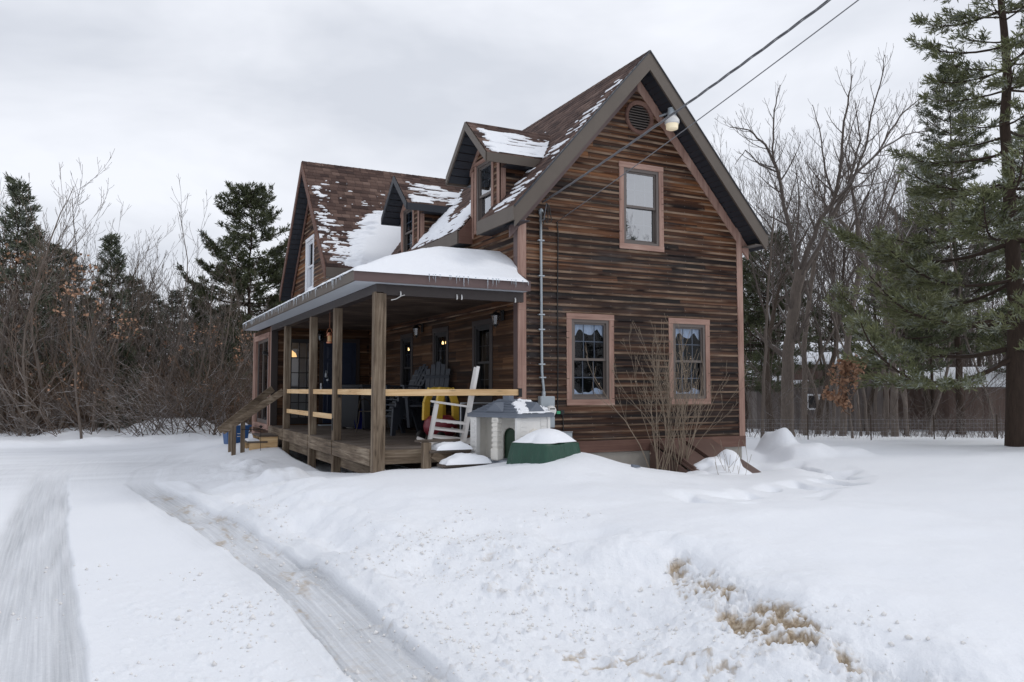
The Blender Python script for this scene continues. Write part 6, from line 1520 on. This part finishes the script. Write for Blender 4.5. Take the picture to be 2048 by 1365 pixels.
p4 = mk_pine(pine(8.8, .13, 3.0, rf(2.6, .25, .5), .55, 6.0, L=.22, w=.028, nb=8, seed=34, droop=.1, thin=.7), 'mid height pine in front of the leaning bare tree', loc=put(1812, 868))
mk_pine(pine(11.2, .14, 4.4, rf(2.3, .25, .6), .55, 7.5, L=.19, w=.026, nb=8, seed=144, droop=.08, thin=.8), 'pine with dark layered boughs between the leaning bare tree and the twin pine', loc=put(1868, 861))
mk_pine(pine(6.4, .10, 2.4, rf(1.7, .35, .5), .55, 6.0, L=.2, w=.026, nb=8, seed=44, droop=.1, thin=.7), 'thin dark pine with sparse flat boughs above the old barn', loc=put(1668, 864))
mk_pine(pine(8.2, .15, 2.2, rf(2.6, .3, .5), .55, 6.0, L=.22, w=.028, nb=8, seed=54, droop=.12, thin=.72), 'dark pine close to the right corner of the house behind the largest bare tree', loc=put(1540, 864))
mk_pine(pine(7.2, .12, 1.9, rf(2.1, .3, .5), .55, 6.0, L=.22, w=.028, nb=8, seed=64, droop=.12, thin=.7), 'dark pine half hidden by the right corner board of the house', loc=put(1492, 862))

# hills of woods beyond, pines behind the house on the left
mk_pine(pine(10.4, .22, 1.2, lambda f: 3.3*min(1, (1-f)**.62*1.1+.14)*TR.uniform(.75, 1.1), .44, 7.0, L=.20, w=.032, nb=8, seed=74, thin=1.0), 'broad bushy white pine standing alone behind the left end of the house', 'needles', loc=dp(492, 860, 35)*1.0)
TR.seed(123)
farp = [pine(7.5, .12, .6, rf(2.1, .05, .95), .5, 4.4, L=.20, w=.030, nb=6, seed=84, thin=.5), pine(5.2, .08, .3, rf(1.5, .10, .9), .42, 5.5, L=.22, w=.03, nb=8, seed=94, thin=.75)]
def flat(p, x=None): p = Vector(p); p.z = gz(p.x, p.y)-.05; return p
A0 = mk_pine(farp[0], 'young dark pine with whorled spire top in the left thicket', 'needles_far', loc=flat(dp(212, 860, 31)))
dup(A0, flat(dp(22, 860, 29)), 90, (1.15, 1.15, 1.22), 'tall dark evergreen at the far left edge of the picture')
dup(A0, flat(dp(95, 860, 33)), 200, (1.1, 1.1, .98), 'dark evergreen between the leftmost evergreen and the spire topped pine')
dup(A0, flat(dp(395, 860, 37)), 60, (1.0, 1.0, .85), 'smaller evergreen left of the broad bushy pine')
dup(A0, flat(dp(300, 860, 38)), 140, (1.1, 1.1, .80), 'evergreen deep in the middle of the left thicket')
for q_, (px_, d_, s1, s2, lb_) in enumerate(((58, 35, 1.2, 1.12, 'shadowy evergreen behind the gap right of the leftmost evergreen'), (128, 37, 1.2, 1.05, 'shadowy evergreen behind the left flank of the spire topped pine'), (172, 34, .9, .72, 'low evergreen left beneath the spire topped pine'), (262, 36, 1.1, .86, 'shadowy evergreen behind the right flank of the spire topped pine'), (345, 41, 1.2, .86, 'hazy low evergreen in the dip of the left skyline'), (440, 33, 1.0, .66, 'squat evergreen under the left side of the broad bushy pine'))):
    dup(A0, flat(dp(px_, 860, d_)), 47*q_, (s1, s1, s2), lb_)
dup(A0, flat(dp(575, 860, 40)), 20, (1.3, 1.3, 1.05), 'evergreen just visible between the bushy pine and the far house gable')
B0 = mk_pine(farp[1], 'small bushy pine sapling low in the left thicket, near its middle', 'needles_far', loc=flat(dp(245, 860, 27.5)))
B0.scale = (.55,)*3
dup(B0, flat(dp(395, 860, 28)), 80, .5, 'small green pine sapling at the foot of the thicket near the blue bin')
dup(B0, flat(dp(455, 860, 30)), 140, .62, 'small pine sapling just left of the side stairs')
dup(B0, flat(dp(150, 860, 30)), 240, .6, 'small pine sapling in the left half of the thicket')
# bare thicket trees on the left: few kinds, many copies
TR.seed(201); kinds = []
for v in range(6):
    h = [5.6, 6.6, 4.6, 7.2, 5.0, 6.0][v]
    hb = dict(levels=3, dens=[1.8, 2.5, 3.6, 4], start=[.16, .12, .1, .1], rmin=.0046, wob=.09, ratio=[.44, .5, .45, .4], up=[.35, .5, .4, .3], tip=.008, ang=[(20, 48), (22, 50), (25, 55), (25, 50)])
    out = bare_tree(h*1.12, .035+.012*v/2, hb, (TR.uniform(-.3, .3), TR.uniform(-.1, .1)))
    kinds.append(out)
base_pos = [(60, 26), (330, 27), (165, 25), (250, 33), (430, 29), (110, 31)]
KT = []
for v, (px, d) in enumerate(base_pos):
    def brn(t, v=v):
        if v in (2, 4): V, F = leaves_on(kinds[v][1:], 90, v, .08, lambda T: (T[:, 2] > 1.2) & (np.sin(T[:, 0]*2.2+v)+np.sin(T[:, 2]*1.7) > .7)); npmesh('leaves', V, F, 'dead_leaf', t)
    KT.append(mk_tree('thicket_tree', kinds[v], 'spindly leafless tree tangled in the thicket left of the house' if v not in (2, 4) else 'spindly thicket tree with a few rust leaves left of the house', 'bark_grey', ['twig', 'twig_pale', 'twig_brown', 'twig', 'twig_pale', 'twig_dark'][v], group='leafless trees of the left thicket' if v not in (2, 4) else 'rust leaved trees of the left thicket', loc=flat(dp(px, 860, d)), extra=brn))
TR.seed(77)
for i in range(96):
    px = -60 + 590*(i/96) + TR.uniform(-10, 10); d = TR.uniform(25.5, 39)
    hs = .92+.22*math.sin(px*.012+1.4) ; hs = {True: 1.18}.get(px < 110, .84 if px < 320 else .72) * TR.uniform(.8, 1.18)*(d/30)
    dup(KT[i % 6], flat(dp(px, 860, d)), TR.uniform(0, 360), (hs*1.12, hs*1.12, hs))
# low arching brush in front of the thicket
BR = []
for v in range(4):
    out = []; P_ = dict(BARE); P_.update(levels=2, dens=[3.0, 3.4, 3, 2], seg=[.25, .2, .15, .1], start=[.15, .1, .1, .1], rmin=.0050, wob=.10, up=[-.05, .1, .1, 0], ratio=[.42, .45, .4, .4])
    for k in range(9):
        a = TR.uniform(0, 6.28); el = TR.uniform(.5, 1.6); limb(out, Vector((TR.gauss(0, .15), TR.gauss(0, .15), -.1)), Vector((math.cos(a), math.sin(a), el)), TR.uniform(1.4, 2.9), .014, 0, P_)
    t = thing('brush_shrub', 'low leafless arching shrub at the snowy foot of the left thicket', 'shrub', (0, 0, 0), 0, 'leafless shrubs at the foot of the left thicket')
    V, F = poly_tubes(out); npmesh('stems', V, F, ['twig', 'twig_brown', 'twig', 'twig_dark'][v], t); t.location = flat(dp(60+110*v, 860, 26)); BR.append(t)
for i in range(62):
    px = -60+560*(i/62)+TR.uniform(-8, 8); dup(BR[i % 4], flat(dp(px, 860, TR.uniform(24.6, 33))), TR.uniform(0, 360), TR.uniform(.75, 1.35))
# distant wood that closes the view: one mass
def far_wood():
    g = random.Random(3); polys = []
    for i in range(2300):
        an = R_(g.uniform(-22, 66)); d = g.uniform(44, 75) if an < R_(38) else g.uniform(54, 80)
        if R_(12) < an < R_(40) and g.random() < .85: continue
        x, y = math.sin(an)*d, math.cos(an)*d; h = g.uniform(4.5, 9.0)*(1.35 if an > R_(40) else .92); z0 = gz(x, y) if i % 7 == 0 else -.2
        pts = [Vector((x+g.gauss(0, .2)*k, y, z0-.3+h*k/4)) for k in range(5)]; polys.append((pts, [.07, .055, .04, .02, .008]))
        for b in range(9):
            k = g.uniform(.15, .95); p = pts[0].lerp(pts[-1], k); a = g.uniform(0, 6.28); L = g.uniform(.8, 2.4)*(1.1-k*.6); q = p+Vector((math.cos(a)*L, math.sin(a)*L, L*g.uniform(.5, 1.2)))
            polys.append(([p, p.lerp(q, .5)+Vector((0, 0, -.08)), q], [.02, .013, .007]))
            for c in range(3):
                u = p.lerp(q, g.uniform(.3, .9)); w_ = u+Vector((g.gauss(0, .35), g.gauss(0, .35), g.uniform(.2, .7))); polys.append(([u, w_], [.010, .006]))
    V, F = poly_tubes(polys); return tag(npmesh('distant_wood', V, F, 'twig_dark'), 'distant leafless wood closing the view behind the nearer trees', 'wood', kind='stuff')
far_wood()
def scrub():
    g = random.Random(18); polys = []
    for i in range(800):
        px = g.uniform(1490, 2130); d = g.uniform(22.5, 37); p = dp(px, 860, d); p.z = gz(p.x, p.y) if i % 9 == 0 else .25-.05*max(0, d-24)-.1; L = g.uniform(.25, .9)*(1.3 if g.random() < .1 else 1); a = g.uniform(0, 6.28); k = g.uniform(.1, .8)
        q = p+Vector((math.cos(a)*L*k, math.sin(a)*L*k, L)); m_ = p.lerp(q, .5)+Vector((g.gauss(0, .08), g.gauss(0, .08), .05)); polys.append(([p, m_, q], [.006, .0045, .003]))
        for c in range(2): u = m_.lerp(q, g.random()); polys.append(([u, u+Vector((g.gauss(0, .25), g.gauss(0, .25), g.gauss(.2, .2)))], [.0035, .0025]))
    V, F = poly_tubes(polys); return tag(npmesh('scrub', V, F, 'twig_dark'), 'thin leafless scrub standing in the snow around the trunks behind the wire fence', 'scrub', kind='stuff')
scrub()
def under():
    g = random.Random(8); polys = []
    for i in range(5200):
        px = g.uniform(-120, 560); d = g.uniform(27, 42); p = dp(px, 860, d); p.z = .05; L = g.uniform(.7, 2.6); a = g.uniform(0, 6.28); k = g.uniform(.2, 1.3)
        q = p+Vector((math.cos(a)*L*k, math.sin(a)*L*k, L)); m_ = p.lerp(q, .5)+Vector((g.gauss(0, .12), g.gauss(0, .12), .15)); polys.append(([p, m_, q], [.011, .008, .005]))
        for c in range(2): u = m_.lerp(q, g.random()); polys.append(([u, u+Vector((g.gauss(0, .4), g.gauss(0, .4), g.gauss(.2, .3)))], [.006, .004]))
    V, F = poly_tubes(polys); return tag(npmesh('undergrowth', V, F, 'twig_brown'), 'tangled brown undergrowth filling the left thicket', 'undergrowth', kind='stuff')
under()

# front bush by the wall
TR.seed(55); out = []; P_ = dict(BARE); P_.update(levels=2, dens=[2.6, 4.0, 3, 2], seg=[.16, .12, .1, .1], start=[.35, .25, .1, .1], rmin=.0032, wob=.085, up=[.28, .3, .3, .2], ratio=[.36, .42, .4, .4], ang=[(18, 42), (20, 45), (25, 50), (20, 40)])
for k in range(34):
    cx = TR.choice([8.10, 8.22, 8.35, 8.62, 8.72]); a = TR.uniform(0, 6.28); s = TR.uniform(.05, .50)
    dx, dy = math.cos(a)*s*1.15, math.sin(a)*s*.55
    limb(out, Vector((cx-8.4+TR.gauss(0, .05), TR.gauss(0, .05), -.15)), Vector((dx, dy, 1)), TR.uniform(1.5, 2.75), TR.uniform(.008, .014), 0, P_)
t = thing('bare_bush', 'tall leafless bush of pale upright stems against the front wall', 'bush', (0, 0, 0)); V, F = poly_tubes(out); npmesh('stems', V, F, 'bush_stem', t)
V, F = leaves_on(out, 140, 9, .028); npmesh('withered_buds', V, F, 'bush_stem', t); t.location = (8.42, 10.98, .30)
TR.seed(56); out = []
for k in range(9): limb(out, Vector((TR.uniform(-.25, .25), TR.gauss(0, .05), -.1)), Vector((TR.gauss(0, .4), TR.gauss(0, .3), 1)), TR.uniform(.3, .7), .004, 1, P_)
t = thing('dry_weeds', 'few dry weed stalks poking through snow right of the bush', 'weeds', (0, 0, 0)); V, F = poly_tubes(out); npmesh('stalks', V, F, 'bush_stem', t); t.location = (9.0, 10.1, .28)

# wire fence
t = thing('wire_fence', 'low wire mesh fence along the scrub at the far edge of the snowy yard', 'fence', (0, 0, 0))
FA, FB = gp(1490, 884, .25), gp(2250, 884, .25); m = MB(); FV = FB-FA; L = FV.length; U_ = FV.normalized()
for i in range(7):
    pts = [FA+U_*(L*k/24)+Vector((0, 0, -.02+i*.10+.01*math.sin(k+i))) for k in range(25)]; m.tube(pts, .0015, 3)
k = 0
while k*.105 < L: p = FA+U_*(k*.105); m.tube([p+Vector((0, 0, -.1)), p+Vector((0, 0, .60))], .0012, 3, cap=False); k += 1
m.build('wire_mesh', 'galvanised', t)
for i in range(7): p = FA+U_*(L*i/6.02); m = MB(); m.tube([(p.x, p.y, 0), (p.x, p.y, p.z+.72)], .018, 6); m.build('fence_post', 'bark_dark', t)

# old barn and long shed beyond the fence
def place(px, z, d): p = dp(px, 800, d); p.z = z; return p
GB = -.45
a = place(1430, GB, 42); b = place(1762, GB, 40); U_ = (b-a).normalized(); deg = math.degrees(math.atan2(U_.y, U_.x)); Lb = (b-a).length
t = thing('old_barn', 'old grey board barn with snowy roof and small white framed window', 'barn', tuple(a), deg); M = t_m(t)
m = MB(M); m.box(0, Lb*.58, 0, 6, -.5, 2.1+.2); m.box(Lb*.58, Lb, -.6, 6, -.5, 2.55); m.build('wall', 'barn_boards', t)
m = MB(M); m.prism([(-.3, 2.3), (Lb*.58, 2.3), (Lb*.58, 3.35), (-.3, 3.35)], -.0, .01)
m.v = m.v[:0]; m.f = []; m.uv = []
m.add([(-.4, -.4, 2.26), (Lb*.58, -.4, 2.26), (Lb*.58, 3.2, 3.5), (-.4, 3.2, 3.5), (-.4, -.4, 2.42), (Lb*.58, -.4, 2.42), (Lb*.58, 3.2, 3.68), (-.4, 3.2, 3.68)], [(3, 2, 1, 0), (4, 5, 6, 7), (0, 1, 5, 4), (1, 2, 6, 5), (2, 3, 7, 6), (3, 0, 4, 7)])
m.build('roof', 'snow', t)
m = MB(M); m.add([(Lb*.40, -.2, 3.35), (Lb+.6, -.2, 3.35), (Lb+.6, 3.2, 4.55), (Lb*.40, 3.2, 4.55), (Lb*.40, -.2, 3.5), (Lb+.6, -.2, 3.5), (Lb+.6, 3.2, 4.7), (Lb*.40, 3.2, 4.7)], [(3, 2, 1, 0), (4, 5, 6, 7), (0, 1, 5, 4), (1, 2, 6, 5), (2, 3, 7, 6), (3, 0, 4, 7)]); m.build('upper_roof', 'snow', t)
m = MB(M); m.box(Lb*.42, Lb+.4, .0, 5.8, 2.5, 3.34); m.build('upper_wall', 'shed_boards', t)
wx = Lb*(1628-1430)/(1762-1430); 
m = MB(M); z0, z1 = 1.05, 1.85; yb = -.60
for p_ in ((wx-.34, wx-.24, z0, z1), (wx+.24, wx+.34, z0, z1), (wx-.24, wx+.24, z0, z0+.09), (wx-.24, wx+.24, z1-.09, z1)): m.box(p_[0], p_[1], yb-.06, yb-.001, p_[2], p_[3])
wf = m.build('window', 'frame_white', t); m = MB(M); m.box(wx-.24, wx+.24, yb-.02, yb-.002, z0+.09, z1-.09); m.build('pane', 'frame_dark', wf)
a = place(1700, GB, 44); b = place(2150, GB, 38); U_ = (b-a).normalized(); deg = math.degrees(math.atan2(U_.y, U_.x)); Lb = (b-a).length
t = thing('long_shed', 'long low brown shed wall with snow covered roof behind the pines', 'shed', tuple(a), deg); M = t_m(t)
m = MB(M); m.box(0, Lb, 0, 5, -.6, 2.15); m.build('wall', 'shed_boards', t)
m = MB(M); m.add([(-.4, -.4, 2.2), (Lb+.4, -.4, 2.2), (Lb+.4, 2.6, 3.1), (-.4, 2.6, 3.1), (-.4, -.4, 2.36), (Lb+.4, -.4, 2.36), (Lb+.4, 2.6, 3.28), (-.4, 2.6, 3.28)], [(3, 2, 1, 0), (4, 5, 6, 7), (0, 1, 5, 4), (1, 2, 6, 5), (2, 3, 7, 6), (3, 0, 4, 7)]); m.build('roof', 'snow', t)
# trees across the road behind the viewer, mirrored in the window panes
dup(A0, (26.5, -16, .1), 10, (1.5, 1.5, 1.75), 'evergreen across the road mirrored in the upper window'); dup(SLN[3], (29.5, -15, .1), 40, 1.3, 'leafless tree across the road mirrored in the upper window')
